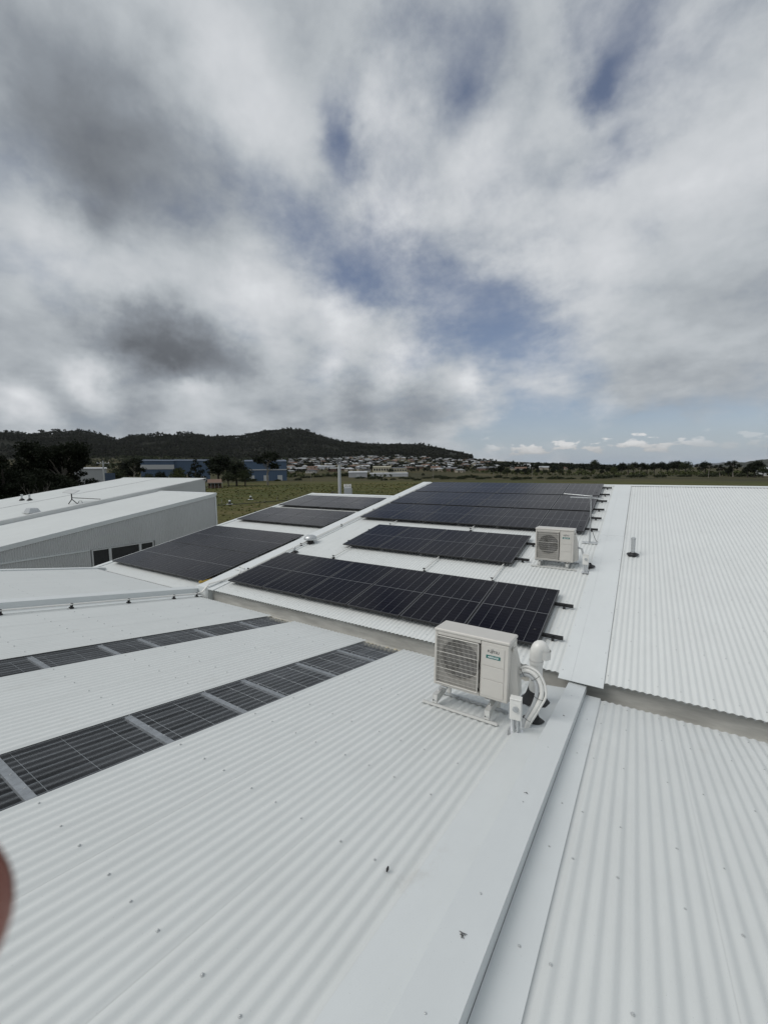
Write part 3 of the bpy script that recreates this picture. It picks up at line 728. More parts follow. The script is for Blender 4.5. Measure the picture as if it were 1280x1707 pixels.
# second unit, upper roof
ac2 = ac_unit((-1.845, 9.06, zu(9.06)+.135), (0, 0, 0), .755, .700, .30, 'farther white outdoor air conditioner between the row of four and the rear block', wires=(26, 13))
mount((-1.82, 9.10, zu(9.10, .002)), (AU, 0, 0), .70, .07, .62, .3, .12, .07, 'low galvanised mounting frame under the farther air conditioner', front=-.06, back=.33)

# isolator switch on its stand, with short conduits
def isolator(x, y, zf, ang, h0, sc, label, tilt=0.0, rz=0):
    r = empty('power_isolator', (x, y, zf(y, 0)), (tilt, 0, rz)); r.scale = (sc, sc, sc)
    b = MB(); b.bbox(-.066, .066, -.115, .06, .0, .004, .001); b.build('base_plate', M['alu'], r)
    b = MB(); b.box(-.05, .05, .034, .037, .0045, h0+.02); b.build('back_plate', M['alu'], r)
    b = MB(); b.bbox(-.055, .055, -.035, .033, h0-.075, h0+.13, .008); b.build('housing', M['pvc'], r)
    b = MB(); b.tube([(0, -.0355, h0+.045), (0, -.052, h0+.045)], .027, 18); b.bbox(-.026, .026, -.064, -.0525, h0+.038, h0+.052, .003, Matrix.Translation((0, 0, h0+.045)) @ Matrix.Rotation(.7, 4, 'Y') @ Matrix.Translation((0, 0, -h0-.045))); b.build('dial', M['grey_pvc'], r, True)
    b = MB(); b.bbox(-.055, .055, -.040, .038, h0+.1305, h0+.142, .004); b.build('cover_cap', M['pvc'], r)
    for dx in (-.020, .020):
        b = MB(); b.tube([(dx, -.01, h0-.076), (dx, -.01, h0-.13), (dx+.004, -.006, .035), (dx*.7, .0, .006)], .0125, 8); b.build('cable_gland', M['grey_pvc'], r, True)
    tag(r, label, 'isolator switch')
isolator(-.905, 3.80, zl, -AL, .215, 1.0, 'white isolator switch with round dial on bright base plate, beside the nearest air conditioner', .0, .12)
isolator(-.855, 9.03, zu, AU, .23, 1.0, 'white isolator switch box beside the farther air conditioner', 0, .1)

# bent vent pipe with black rubber boot
def boot(b, R, h, w_, n=24, pull=.5):
    vs = []; fs = []
    prof = [(R+.004, h), (R+.012, h*.72), (R+.035, h*.38), (R+.075, .030)]
    for (r_, z) in prof:
        for j in range(n): q = 2*PI*j/n; wob = 1+.05*math.sin(6*q)*(1-z/h); vs.append((r_*wob*math.cos(q), r_*wob*math.sin(q), z))
    k = len(prof)
    for j in range(n):
        q = 2*PI*j/n; c, s_ = math.cos(q), math.sin(q); t = w_/max(abs(c), abs(s_)); t = min(t, w_*1.25)
        vs.append((c*t, s_*t, .006+.006*math.cos(c*t*2*PI/PIT)))
    for i in range(k):
        for j in range(n): fs.append((i*n+j, (i+1)*n+j, (i+1)*n+(j+1) % n, i*n+(j+1) % n))
    b.add(vs, fs)
r = empty('vent_pipe', (-.915, 4.745, zl(4.745)-.005)); r.scale = (1, 1, 1.09)
R_ = .072
b = MB(); b.tube([(0, 0, .0), (0, 0, .47)], R_, 24, False); b.build('pipe', M['pvc'], r, True)
b = MB(); b.tube([(0, 0, .44), (0, 0, .475)], R_+.006, 24, False); pts = [(0, 0, .476)]
for i in range(11):
    a = PI*i/10*.93; pts.append((.060*1.0*(1-math.cos(a))*.55, -.060*(1-math.cos(a))*0.1+.03*(1-math.cos(a)), .53+.085*math.sin(a)))
b.tube(pts, R_+.003, 24, False); b.build('elbow', M['pvc'], r, True)
e_ = Vector(pts[-1])
b = MB(); b.tube([e_+Vector((.002, 0, .035)), e_+Vector((0, 0, -.05))], R_+.009, 24, False); b.build('collar', M['pvc'], r, True)
b = MB(); boot(b, R_, .22, .17); o = b.build('rubber_boot', M['rubber'], r, True); o.rotation_euler = (-AL, 0, 0)
b = MB(); b.bbox(-.18, .18, -.165, .165, .0, .006, .002); o = b.build('boot_flange', M['galv'], r); o.rotation_euler = (-AL, 0, 0)
tag(r, 'white bent vent pipe in a black rubber boot behind the nearest air conditioner', 'vent pipe')
# insulated refrigerant lines from the unit looping down to the roof
r = empty('insulated_pipes', (-.84, 4.16, zl(4.16)))
org = Vector(r.location)
def arc3(off):
    zz0 = zl(4.1)
    pts = [(-1.00, 4.12, zz0+.46+off), (-.93, 4.10, zz0+.54+off*1.2), (-.865, 4.09, zz0+.565+off*1.3), (-.79+off, 4.09, zz0+.535+off), (-.735+off*1.3, 4.08, zz0+.45), (-.725+off*1.3, 4.07, zz0+.35), (-.76+off, 4.05, zz0+.24), (-.80+off, 4.02, zz0+.15), (-.835+off*.8, 3.98, zz0+.07), (-.845+off*.5, 3.95, zz0-.01)]
    out_ = []
    for i in range(len(pts)-1):
        p0 = Vector(pts[max(i-1, 0)]); p1_ = Vector(pts[i]); p2_ = Vector(pts[i+1]); p3_ = Vector(pts[min(i+2, len(pts)-1)])
        for k in range(4):
            t = k/4; out_.append(.5*((2*p1_)+(-p0+p2_)*t+(2*p0-5*p1_+4*p2_-p3_)*t*t+(-p0+3*p1_-3*p2_+p3_)*t**3)-org)
    out_.append(Vector(pts[-1])-org); return out_
paths = [arc3(0.0), arc3(-.036), arc3(.03)]
for k, pth in enumerate(paths):
    b = MB(); b.tube(pth, (.022, .019, .012)[k], 12); b.build('pipe', M['pvc'] if k != 1 else M['grey_pvc'], r, True)
for i in (5, 13, 21, 30):
    c = (paths[0][i]+paths[1][i])/2; t = (paths[0][i+1]-paths[0][i-1]).normalized()
    nrm = Vector((0, 1, 0)); u = t.cross(nrm).normalized()
    b = MB(); b.tube([c+u*.048*math.cos(a)+nrm*.028*math.sin(a) for a in [2*PI*q/14 for q in range(14)]], .0022, 5, closed=True); b.build('cable_tie', M['black'], r)
b = MB(); boot(b, .03, .12, .065); o = b.build('rubber_boot', M['rubber'], r, True); o.location = Vector((-.815, 4.165, zl(4.165)))-org; o.rotation_euler = (-AL, 0, 0)
tag(r, 'bundle of white insulated pipes looping from the nearest air conditioner into a small black boot', 'pipes')
r = empty('insulated_pipes', (-.98, 9.2, zu(9.2)))
b = MB(); b.tube([(-.045, .05, .42), (.02, .05, .40), (.055, .03, .30), (.09, 0, .20), (.15, .05, .10), (.18, .1, 0)], .02, 8); b.build('pipe', M['grey_pvc'], r, True)
b = MB(); boot(b, .025, .09, .06); o = b.build('rubber_boot', M['rubber'], r, True); o.location = (.18, .1, .018); o.rotation_euler = (AU, 0, 0)
tag(r, 'short grey insulated pipes running down behind the isolator of the farther air conditioner', 'pipes')

# television antenna
zb = zu(10.77)
r = empty('antenna', (-.955, 10.77, zb))
b = MB(); b.bbox(-.16, .16, -.05, .05, .003, .028, .003); o = b.build('base_plate', M['galv'], r); o.rotation_euler = (AU, 0, 0)
b = MB(); b.tube([(0, 0, .028), (0, 0, .30)], .022, 10); b.build('base_tube', M['galv'], r, True)
b = MB(); b.tube([(0, 0, .25), (0.0, 0, .75), (-.012, 0, 1.16)], .013, 10); b.build('mast', M['galv'], r, True)
b = MB(); b.tube([(-.45, -.06, 1.10), (.245, .06, 1.08)], .013, 8); b.build('boom', M['galv'], r)
b = MB(); b.tube([(-.62, .10, 1.17), (.02, .02, 1.13)], .011, 8); b.build('boom', M['galv'], r)
for i in range(9):
    t = i/8; p = Vector((-.45, -.06, 1.10)).lerp(Vector((.245, .06, 1.08)), t); l = .16-.07*t
    b = MB(); d_ = Vector((-.17, 1, 0)).normalized()*l; b.tube([p-d_, p+d_], .004, 5); b.build('antenna_rod', M['alu'], r)
b = MB(); b.tube([(.01, .0, .26), (.05, .02, .30), (.09, .0, .18), (.14, .02, .06), (.18, .0, .05)], .006, 6); b.build('cable', M['rubber'], r, True)
b = MB(); b.tube([(.0, -.015, 1.1), (.02, -.015, .9), (.012, -.015, .6), (.015, -.015, .3)], .004, 6); b.build('cable', M['rubber'], r, True)
tag(r, 'slim television antenna mast on a base plate at the edge of the rear solar block', 'antenna')

# small vents
def vent(x, y, zf, ang, h, R, label, m=None, capped=False):
    r = empty('vent_pipe', (x, y, zf(y, 0)))
    b = MB(); b.lathe([(R, 0), (R, h-.01), (R*1.12, h-.009), (R*1.12, h+.02), (R*.6, h+.04), (R*.2, h+.045)], 16); b.build('pipe', m or M['galv'], r, True)
    if capped: b = MB(); b.lathe([(R*1.3, h-.02), (R*1.3, h), (R*.8, h+.05)], 16); b.build('cap', M['galv'], r, True)
    b = MB(); boot(b, R, .075, R+.045); o = b.build('rubber_boot', M['rubber'], r, True); o.rotation_euler = (ang, 0, 0)
    tag(r, label, 'vent pipe')
vent(-.06, 10.22, zu, AU, .36, .042, 'single galvanised vent pipe with black boot alone on the right hand roof')
vent(-7.97, 8.08, zu, AU, .13, .030, 'short grey vent pipe behind the left end of the front row of panels')
r = empty('roof_ventilator', (-8.09, 8.86, zu(8.86)))
b = MB(); b.lathe([(.115, .0), (.115, .02), (.085, .03), (.085, .10)], 20); b.build('throat', M['rubber'], r, True)
b = MB(); b.lathe([(.09, .10), (.185, .115), (.19, .15), (.165, .205), (.10, .240), (.03, .25)], 24); b.build('hood', M['galv'], r, True)
tag(r, 'round mushroom shaped metal roof ventilator on the barge beside the left arrays', 'ventilator')

# ------------------------------------------------------------------ neighbouring building
XN = -18.7; SN = .1626
zn = lambda y, h=0: -1.18+(y-13.32)*SN+h
NB = empty('neighbour_warehouse', (XN, 4.7, -8)); NBo = Vector((XN, 4.7, -8))
tag(NB, 'long white roofed warehouse with grey corrugated side wall, left of the solar roofs', 'warehouse')
def nlink(b, name, m, smooth=False):
    b.v = [tuple(Vector(v)-NBo) for v in b.v]; return b.build(name, m, NB, smooth)
# corrugated side wall (vertical ribs)
wz = -8; ya, yb = -3.0, 13.32
def ribwall(y0, y1, z0f, z1f, xo=0):
    n = int((y1-y0)/PIT*6); vs = []; fs = []
    for i in range(n+1):
        y = y0+(y1-y0)*i/n; x = XN+xo+.013*math.cos(2*PI*y/PIT)
        vs += [(x, y, z0f(y)), (x, y, z1f(y))]
    for i in range(n): a = 2*i; fs.append((a, a+2, a+3, a+1))
    return vs, fs
WT = lambda y: -3.19+(y-7.53)*.006                      # window heads
b = MB()
b.add(*ribwall(ya, 7.50, lambda y: -8, lambda y: zn(y, -.03)))
b.add(*ribwall(7.50, 10.08, lambda y: -3.14, lambda y: zn(y, -.03)))
b.add(*ribwall(10.08, yb, lambda y: -8, lambda y: zn(y, -.03)))
b.add(*ribwall(7.50, 10.08, lambda y: -8, lambda y: -4.45))
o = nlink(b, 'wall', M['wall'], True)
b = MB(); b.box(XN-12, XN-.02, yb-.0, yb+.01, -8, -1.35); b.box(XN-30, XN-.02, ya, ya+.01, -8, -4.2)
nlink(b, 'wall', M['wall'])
b = MB(); b.box(XN+.012, XN+.03, ya, 7.46, -3.18, -3.12); nlink(b, 'wall_flashing', M['flash'])
b = MB()
b.add([(XN+.01, ya, zn(ya, -.16)), (XN+.035, ya, zn(ya, -.16)), (XN+.01, yb+.05, zn(yb+.05, -.16)), (XN+.035, yb+.05, zn(yb+.05, -.16)),
       (XN+.01, ya, zn(ya, .015)), (XN+.035, ya, zn(ya, .015)), (XN+.01, yb+.05, zn(yb+.05, .015)), (XN+.035, yb+.05, zn(yb+.05, .015))],
      [(0, 2, 3, 1), (4, 5, 7, 6), (0, 1, 5, 4), (2, 6, 7, 3), (0, 4, 6, 2), (1, 3, 7, 5)]); nlink(b, 'barge_flashing', M['flash'])
b = MB(); b.box(XN-.03, XN+.034, yb-.02, yb+.06, -8, zn(yb, -.17)); nlink(b, 'corner_flashing', M['flash'])
# windows
for (y0, y1) in ((7.56, 8.16), (8.24, 9.38), (9.46, 9.98)):
    fo = MB(); t = .05
    fo.box(XN-.02, XN+.03, y0-.04, y0+t-.04, -4.44, -3.15); fo.box(XN-.02, XN+.03, y1-.01, y1+.04, -4.44, -3.15)
    fo.box(XN-.02, XN+.03, y0+t-.04, y1-.01, -3.20, -3.15); fo.box(XN-.02, XN+.03, y0+t-.04, y1-.01, -4.44, -4.39)
    fr = nlink(fo, 'window', M['flash'])
    p = MB(); p.box(XN-.012, XN-.006, y0+t-.04, y1-.01, -4.39, -3.20); p.v = [tuple(Vector(v)-NBo) for v in p.v]; p.build('pane', M['glass_dark'], fr); fr.data.materials[0] = M['wall']
# roofs
b = MB(); XS = -24.0
def nroof(x0, x1, y0, y1, h, t=.02):
    return [(x, y, zn(y, hh)) for hh in (h-t, h) for y in (y0, y1) for x in (x0, x1)], [(0, 2, 3, 1), (4, 5, 7, 6), (0, 1, 5, 4), (2, 6, 7, 3), (0, 4, 6, 2), (1, 3, 7, 5)]
def ncorr(x0, x1, y0, y1, h):
    n = int((x1-x0)/PIT)*4; vs = []; fs = []
    for yy in (y0, y1):
        for i in range(n+1): x = x0+(x1-x0)*i/n; vs.append((x, yy, zn(yy, h+.008*math.cos(PI/2*i))))
    for i in range(n): fs.append((i, i+1, n+2+i, n+1+i))
    return vs, fs
b.add(*ncorr(XS, XN-.02, ya, yb, 0)); nlink(b, 'roof', M['sheet'], True)
b = MB(); b.add(*ncorr(-34.3, XS, ya, 16.4, .17)); nlink(b, 'roof', M['sheet'], True)
b = MB(); b.add(*nroof(XS+.0, XS+.05, ya, 16.45, .185, .19)); b.add(*nroof(XS-.28, XS-.002, ya, 16.45, .195, .012)); nlink(b, 'step_flashing', M['wall'])
b = MB(); b.add(*nroof(-29.35, -29.2, ya, 16.4, .192, .012)); nlink(b, 'seam_flashing', M['wall'])
b = MB(); b.add(*nroof(-34.4, XS+.05, 16.3, 16.5, .20, .12)); b.add(*nroof(XS+.06, XN+.03, yb-.1, yb+.1, .03, .1)); nlink(b, 'ridge_capping', M['flash'])
b = MB(); b.add([(XS+.03, yb-.2, -8), (XS+.03, 16.4, -8), (XS+.03, 16.4, zn(16.4, .0)), (XS+.03, yb-.2, zn(yb-.2, .0))], [(0, 1, 2, 3)])
b.add([(XS+.03, 16.42, -8), (-34.3, 16.42, -8), (-34.3, 16.42, zn(16.4, .1)), (XS+.03, 16.42, zn(16.4, .1))], [(0, 1, 2, 3)])
b.add([(-34.3, 16.42, -8), (-34.3, ya, -8), (-34.3, ya, zn(ya, .1)), (-34.3, 16.42, zn(16.4, .1))], [(0, 1, 2, 3)]); nlink(b, 'wall', M['wall'])
# things on that roof
dx, dy = -24.95, 9.35; dz = zn(dy, .18)
r = empty('satellite_dish', (dx, dy, dz))
b = MB(); b.tube([(0, 0, .22), (0, 0, .62)], .028, 8); b.build('mast', M['black'], r, True)
for ex, ey in ((-.12, -.12), (.30, .12)):
    b = MB(); b.tube([(0, 0, .24), (ex, ey, .0)], .022, 6); b.build('leg', M['black'], r)
b = MB(); b.tube([(0, 0, .32), (1.35, .75, .24)], .02, 6); b.build('brace', M['black'], r)
b = MB(); b.bbox(-.30, .30, -.22, .22, .0, .035, .008); o = b.build('flat_dish', M['wall'], r); o.location = (0, 0, .63); o.rotation_euler = (.35, .12, .5)
b = MB(); b.tube([(.36, .1, .0), (.45, .15, .16), (.6, .2, .16), (.68, .2, .0)], .012, 6); b.build('cable', M['black'], r)
tag(r, 'flat rectangular satellite dish on a black mast with brace, on the neighbouring roof', 'satellite dish')
for k, (vx, vy) in enumerate(((-31.3, 9.2), (-30.5, 9.32))):
    r = empty('vent_pipe', (vx, vy, zn(vy, .18)))
    b = MB(); b.lathe([(.05, 0), (.05, .3), (.07, .31), (.07, .36), (.02, .37)], 8); b.build('pipe', M['galv'], r)
    b = MB(); b.lathe([(.16, 0), (.13, .05), (.06, .12), (.05, .13)], 8); b.build('rubber_boot', M['rubber'], r)
    tag(r, ('left', 'right')[k]+' one of the two small vent pipes side by side on the neighbouring roof', 'vent pipe')
r = empty('roof_ventilator', (-24.7, 7.6, zn(7.6, .18)))
b = MB(); b.add([(-.35, -.25, 0), (.35, -.25, 0), (.35, .25, 0), (-.35, .25, 0), (-.24, -.15, .22), (.26, -.15, .22), (.26, .15, .22), (-.24, .15, .22)], [(0, 1, 5, 4), (1, 2, 6, 5), (2, 3, 7, 6), (3, 0, 4, 7), (4, 5, 6, 7)]); b.build('hood', M['galv'], r)
b = MB(); b.box(-.38, .38, -.28, .28, -.01, .02); b.build('flange', M['wall'], r)
tag(r, 'low grey box shaped roof vent near the step of the neighbouring roof', 'ventilator')
#@@FAR@@
HAZE = 1.6e-5
# ------------------------------------------------------------------ terrain
M['foliage'] = mat('dark_foliage', (.030, .038, .018), .8, spec=.15, var=.55, vscale=.35)
M['foliage2'] = mat('olive_foliage', (.050, .060, .022), .8, spec=.15, var=.5, vscale=.5)
M['foliage3'] = mat('black_green_foliage', (.012, .016, .009), .85, spec=.1, var=.5, vscale=.4)
M['forest'] = mat('forest_foliage', (.019, .022, .014), .85, spec=.1, var=.45, vscale=.02)
M['bark_grey'] = mat('weathered_bark', (.105, .098, .088), .8, var=.3, vscale=2)
M['bark'] = mat('pale_bark', (.20, .185, .16), .8, var=.3, vscale=2)
M['bark_dark'] = mat('dark_bark', (.05, .042, .035), .85, var=.3, vscale=2)
SKYL = [(-80, 726), (0, 722.5), (50, 725), (85, 721), (120, 719), (150, 722), (190, 731), (215, 729), (245, 726), (280, 723), (320, 724), (350, 727), (380, 728), (410, 727), (440, 720), (480, 716.5), (510, 719), (550, 734), (570, 738), (600, 740), (620, 742), (660, 741),
        (700, 742), (720, 745), (740, 750), (770, 757), (800, 765), (830, 768), (870, 769.5), (900, 771), (950, 772.5), (1000, 775), (1060, 777.5), (1300, 778.5)]
TREEL = [(-80, 768), (0, 766), (130, 764), (230, 762), (400, 766), (480, 765), (560, 763), (600, 760), (660, 760), (700, 762), (760, 766), (800, 766), (830, 768.5), (870, 770), (900, 771.5), (950, 773), (1000, 775.5), (1060, 778), (1300, 779)]
def azel(px, py):
    d = pxdir(px, py); return math.atan2(d.x, d.y), math.atan2(d.z, math.hypot(d.x, d.y))
skl = np.array([azel(*p) for p in SKYL]); trl = np.array([azel(*p) for p in TREEL])
RT, RH = 1500.0, 2500.0
rngn = np.random.default_rng(3)
def vnoise(x, y, seed=0):
    r_ = np.random.default_rng(seed); tab = r_.random((64, 64))
    xi = np.floor(x).astype(int); yi = np.floor(y).astype(int); fx = x-xi; fy = y-yi; fx = fx*fx*(3-2*fx); fy = fy*fy*(3-2*fy)
    g_ = lambda a, b_: tab[a % 64, b_ % 64]
    return (g_(xi, yi)*(1-fx)+g_(xi+1, yi)*fx)*(1-fy)+(g_(xi, yi+1)*(1-fx)+g_(xi+1, yi+1)*fx)*fy-.5
def ground_z(az, r):
    az = np.asarray(az, float); r = np.asarray(r, float)
    es = np.interp(az, skl[:, 0], skl[:, 1], left=skl[0, 1], right=skl[-1, 1]); et = np.interp(az, trl[:, 0], trl[:, 1], left=trl[0, 1], right=trl[-1, 1])
    hill = np.clip((es-et)/.02, 0, 1)
    # town slope
    zt = RT*np.tan(et); k = np.clip((r-430)/(RT-430), 0, 1); z = -8+(zt+8)*k**1.25
    zh = RH*np.tan(es)-7; k2 = np.clip((r-RT)/(RH-RT), 0, 1); s_ = k2*k2*(3-2*k2)*.55+k2*.45
    z2 = zt+(zh-zt)*s_
    x = np.sin(az)*r; y = np.cos(az)*r
    folds = (vnoise(x/260+7, y/260+3, 5)*34+vnoise(x/110, y/110, 6)*13)*np.clip((r-RT)/300, 0, 1)*np.clip((RH-r)/500, 0, 1)*hill
    z = np.where(r > RT, z2+folds, z)
    over = np.clip((r-RH)/1800, 0, 1); z = np.where(r > RH, zh*(1-over)+(-8)*over, z)
    return z
azs = np.concatenate([np.radians(np.arange(-180, -84, 4)), np.radians(np.arange(-84, 18, .4)), np.radians(np.arange(18, 180.1, 4))])
azs[-1] = math.pi; azs[0] = -math.pi
rs = np.concatenate([[0.5, 15, 30, 50, 80, 120, 180, 250, 330, 430], np.linspace(500, 1500, 26)[0:], np.linspace(1540, 2500, 34), [2600, 2800, 3200, 4200, 6000, 9000, 15000, 24000]])
A_, R2 = np.meshgrid(azs, rs, indexing='ij'); Zg = ground_z(A_, R2)
vs = np.stack([np.sin(A_)*R2, np.cos(A_)*R2, Zg], -1).reshape(-1, 3); nr = len(rs); fs = []
for i in range(len(azs)-1):
    for j in range(nr-1): a = i*nr+j; fs.append((a, a+1, a+nr+1, a+nr))
def ground_material():
    M_ = bpy.data.materials.new('fields'); M_.use_nodes = True; t = M_.node_tree; n_ = t.nodes; l_ = t.links; b = n_['Principled BSDF']
    g = n_.new('ShaderNodeNewGeometry'); pos = g.outputs['Position']
    ln = n_.new('ShaderNodeVectorMath'); ln.operation = 'LENGTH'; l_.new(pos, ln.inputs[0])
    def nz(sc, det=6, rg=.6, m=(1, 1, 1)):
        mp = n_.new('ShaderNodeMapping'); l_.new(pos, mp.inputs[0]); mp.inputs['Scale'].default_value = m
        n = n_.new('ShaderNodeTexNoise'); l_.new(mp.outputs[0], n.inputs['Vector']); n.inputs['Scale'].default_value = sc; n.inputs['Detail'].default_value = det; n.inputs['Roughness'].default_value = rg; return n.outputs['Fac']
    def rmp(v, els):
        r_ = n_.new('ShaderNodeValToRGB'); l_.new(v, r_.inputs[0]); e_ = r_.color_ramp.elements
        e_[0].position, e_[0].color = els[0][0], (*els[0][1], 1); e_[1].position, e_[1].color = els[-1][0], (*els[-1][1], 1)
        for p_, c_ in els[1:-1]: q_ = e_.new(p_); q_.color = (*c_, 1)
        return r_.outputs[0]
    def mix(f, a, c, bt='MIX'):
        m_ = n_.new('ShaderNodeMix'); m_.data_type = 'RGBA'; m_.blend_type = bt
        if isinstance(f, float): m_.inputs[0].default_value = f
        else: l_.new(f, m_.inputs[0])
        l_.new(a, m_.inputs[6]); l_.new(c, m_.inputs[7]); return m_.outputs[2]
    def step(v, a, c):
        m_ = n_.new('ShaderNodeMapRange'); m_.interpolation_type = 'SMOOTHSTEP'; l_.new(v, m_.inputs[0]); m_.inputs[1].default_value = a; m_.inputs[2].default_value = c; return m_.outputs[0]
    grass = rmp(nz(.028, 8, .68, (1, 2.4, 1)), [(.30, (.045, .056, .016)), (.45, (.066, .074, .023)), (.55, (.088, .084, .030)), (.72, (.125, .105, .048))])
    fine = rmp(nz(1.3, 5, .7), [(.3, (.55, .55, .55)), (.7, (1.25, 1.25, 1.25))])
    near = mix(1.0, grass, fine, 'MULTIPLY')
    paddock = rmp(nz(.008, 6, .6, (1, 1.5, 1)), [(.35, (.036, .036, .020)), (.5, (.055, .052, .026)), (.65, (.082, .070, .038))])
    wood = rmp(nz(.012, 10, .7), [(.32, (.010, .012, .008)), (.55, (.015, .017, .011)), (.68, (.022, .021, .015)), (.80, (.050, .042, .030))])
    c = mix(step(ln.outputs['Value'], 240, 330), near, paddock); c = mix(step(ln.outputs['Value'], 1430, 1540), c, wood)
    l_.new(c, b.inputs['Base Color']); b.inputs['Roughness'].default_value = .95; b.inputs['Specular IOR Level'].default_value = .1
    bp = n_.new('ShaderNodeBump'); bp.inputs['Strength'].default_value = .6; bp.inputs['Distance'].default_value = .4; l_.new(nz(.9, 6), bp.inputs['Height']); l_.new(bp.outputs[0], b.inputs['Normal'])
    return M_
gm = ground_material()
tag(link('ground', vs, fs, gm, None, True), kind='structure')

# distant hills at the right, beyond the plain
def ridge(name, pts, dist, depth, m):
    P_ = []; 
    ar = np.array([azel(*p) for p in pts]); aa = np.linspace(ar[0, 0], ar[-1, 0], 140); V = []; Fq = []
    for k, (rr, f_) in enumerate(((dist-depth, 0), (dist-depth*.6, .45), (dist-depth*.25, .85), (dist, 1.0), (dist+depth, 0))):
        el = np.interp(aa, ar[:, 0], ar[:, 1])
        z = -8 + (np.maximum(dist*np.tan(el), -8)+8)*f_ + vnoise(aa*160+k*3, aa*0+k*1.7, 9)*depth*.016*(0 < f_ < 1 or f_ == 1)
        V += [(math.sin(a)*rr, math.cos(a)*rr, zz_) for a, zz_ in zip(aa, z)]
    n = len(aa)
    for k in range(4):
        for i in range(n-1): q_ = k*n+i; Fq.append((q_, q_+1, q_+n+1, q_+n))
    tag(link(name, V, Fq, m, None, True), kind='structure')
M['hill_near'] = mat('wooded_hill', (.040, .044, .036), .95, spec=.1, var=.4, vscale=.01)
M['hill_far'] = mat('far_hill_haze_tinted', (.105, .115, .125), .95, spec=.1, var=.2, vscale=.004)  # blue-grey paling of distant air is put into this base colour
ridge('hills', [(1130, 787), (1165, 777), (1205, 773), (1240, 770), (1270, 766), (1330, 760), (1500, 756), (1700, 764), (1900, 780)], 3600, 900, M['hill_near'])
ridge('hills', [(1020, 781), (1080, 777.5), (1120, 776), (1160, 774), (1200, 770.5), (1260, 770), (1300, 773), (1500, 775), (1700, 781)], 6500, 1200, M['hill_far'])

NUM = ['first','second','third','fourth','fifth','sixth','seventh','eighth','ninth','tenth','eleventh','twelfth','thirteenth','fourteenth','fifteenth','sixteenth','seventeenth','eighteenth','nineteenth']
TENS = {2:'twenty',3:'thirty',4:'forty',5:'fifty',6:'sixty',7:'seventy',8:'eighty'}
def ordn(i):
    i += 1
    if i < 20: return NUM[i-1]
    t, u = divmod(i, 10)
    return TENS[t][:-1]+'ieth' if u == 0 else TENS[t]+' '+NUM[u-1]
# ------------------------------------------------------------------ trees
def leaf_cloud(lobes, n, size, seed, flat=.6):
    """leaf-sized quads spread through overlapping lobes, denser toward each lobe's skin"""
    r_ = np.random.default_rng(seed); lob = np.array(lobes, float); wt = lob[:, 3]**2; wt /= wt.sum()
    idx = r_.choice(len(lob), n, p=wt); d = r_.normal(size=(n, 3)); d /= np.linalg.norm(d, axis=1)[:, None]
    rad = lob[idx, 3]*(r_.random(n)**.35)*(1+.16*r_.normal(size=n)); c = lob[idx, :3]+d*rad[:, None]*np.array([1, 1, flat])
    a = r_.normal(size=(n, 3)); a /= np.linalg.norm(a, axis=1)[:, None]; b_ = np.cross(a, r_.normal(size=(n, 3))); b_ /= np.linalg.norm(b_, axis=1)[:, None]
    s_ = size*(.5+r_.random(n))[:, None]; V = np.stack([c-a*s_, c-b_*s_*.6, c+a*s_, c+b_*s_*.6], 1).reshape(-1, 3)
    Fq = np.arange(n*4).reshape(-1, 4); return V, Fq
def np_mesh(name, V, Fq, m):
    me = bpy.data.meshes.new(name); n = len(Fq); k = Fq.shape[1]
    me.vertices.add(len(V)); me.vertices.foreach_set('co', V.astype(np.float32).ravel()); me.loops.add(n*k); me.loops.foreach_set('vertex_index', Fq.astype(np.int32).ravel())
    me.polygons.add(n); me.polygons.foreach_set('loop_start', np.arange(0, n*k, k, dtype=np.int32)); me.polygons.foreach_set('loop_total', np.full(n, k, np.int32)); me.materials.append(m); me.update(calc_edges=True); return me
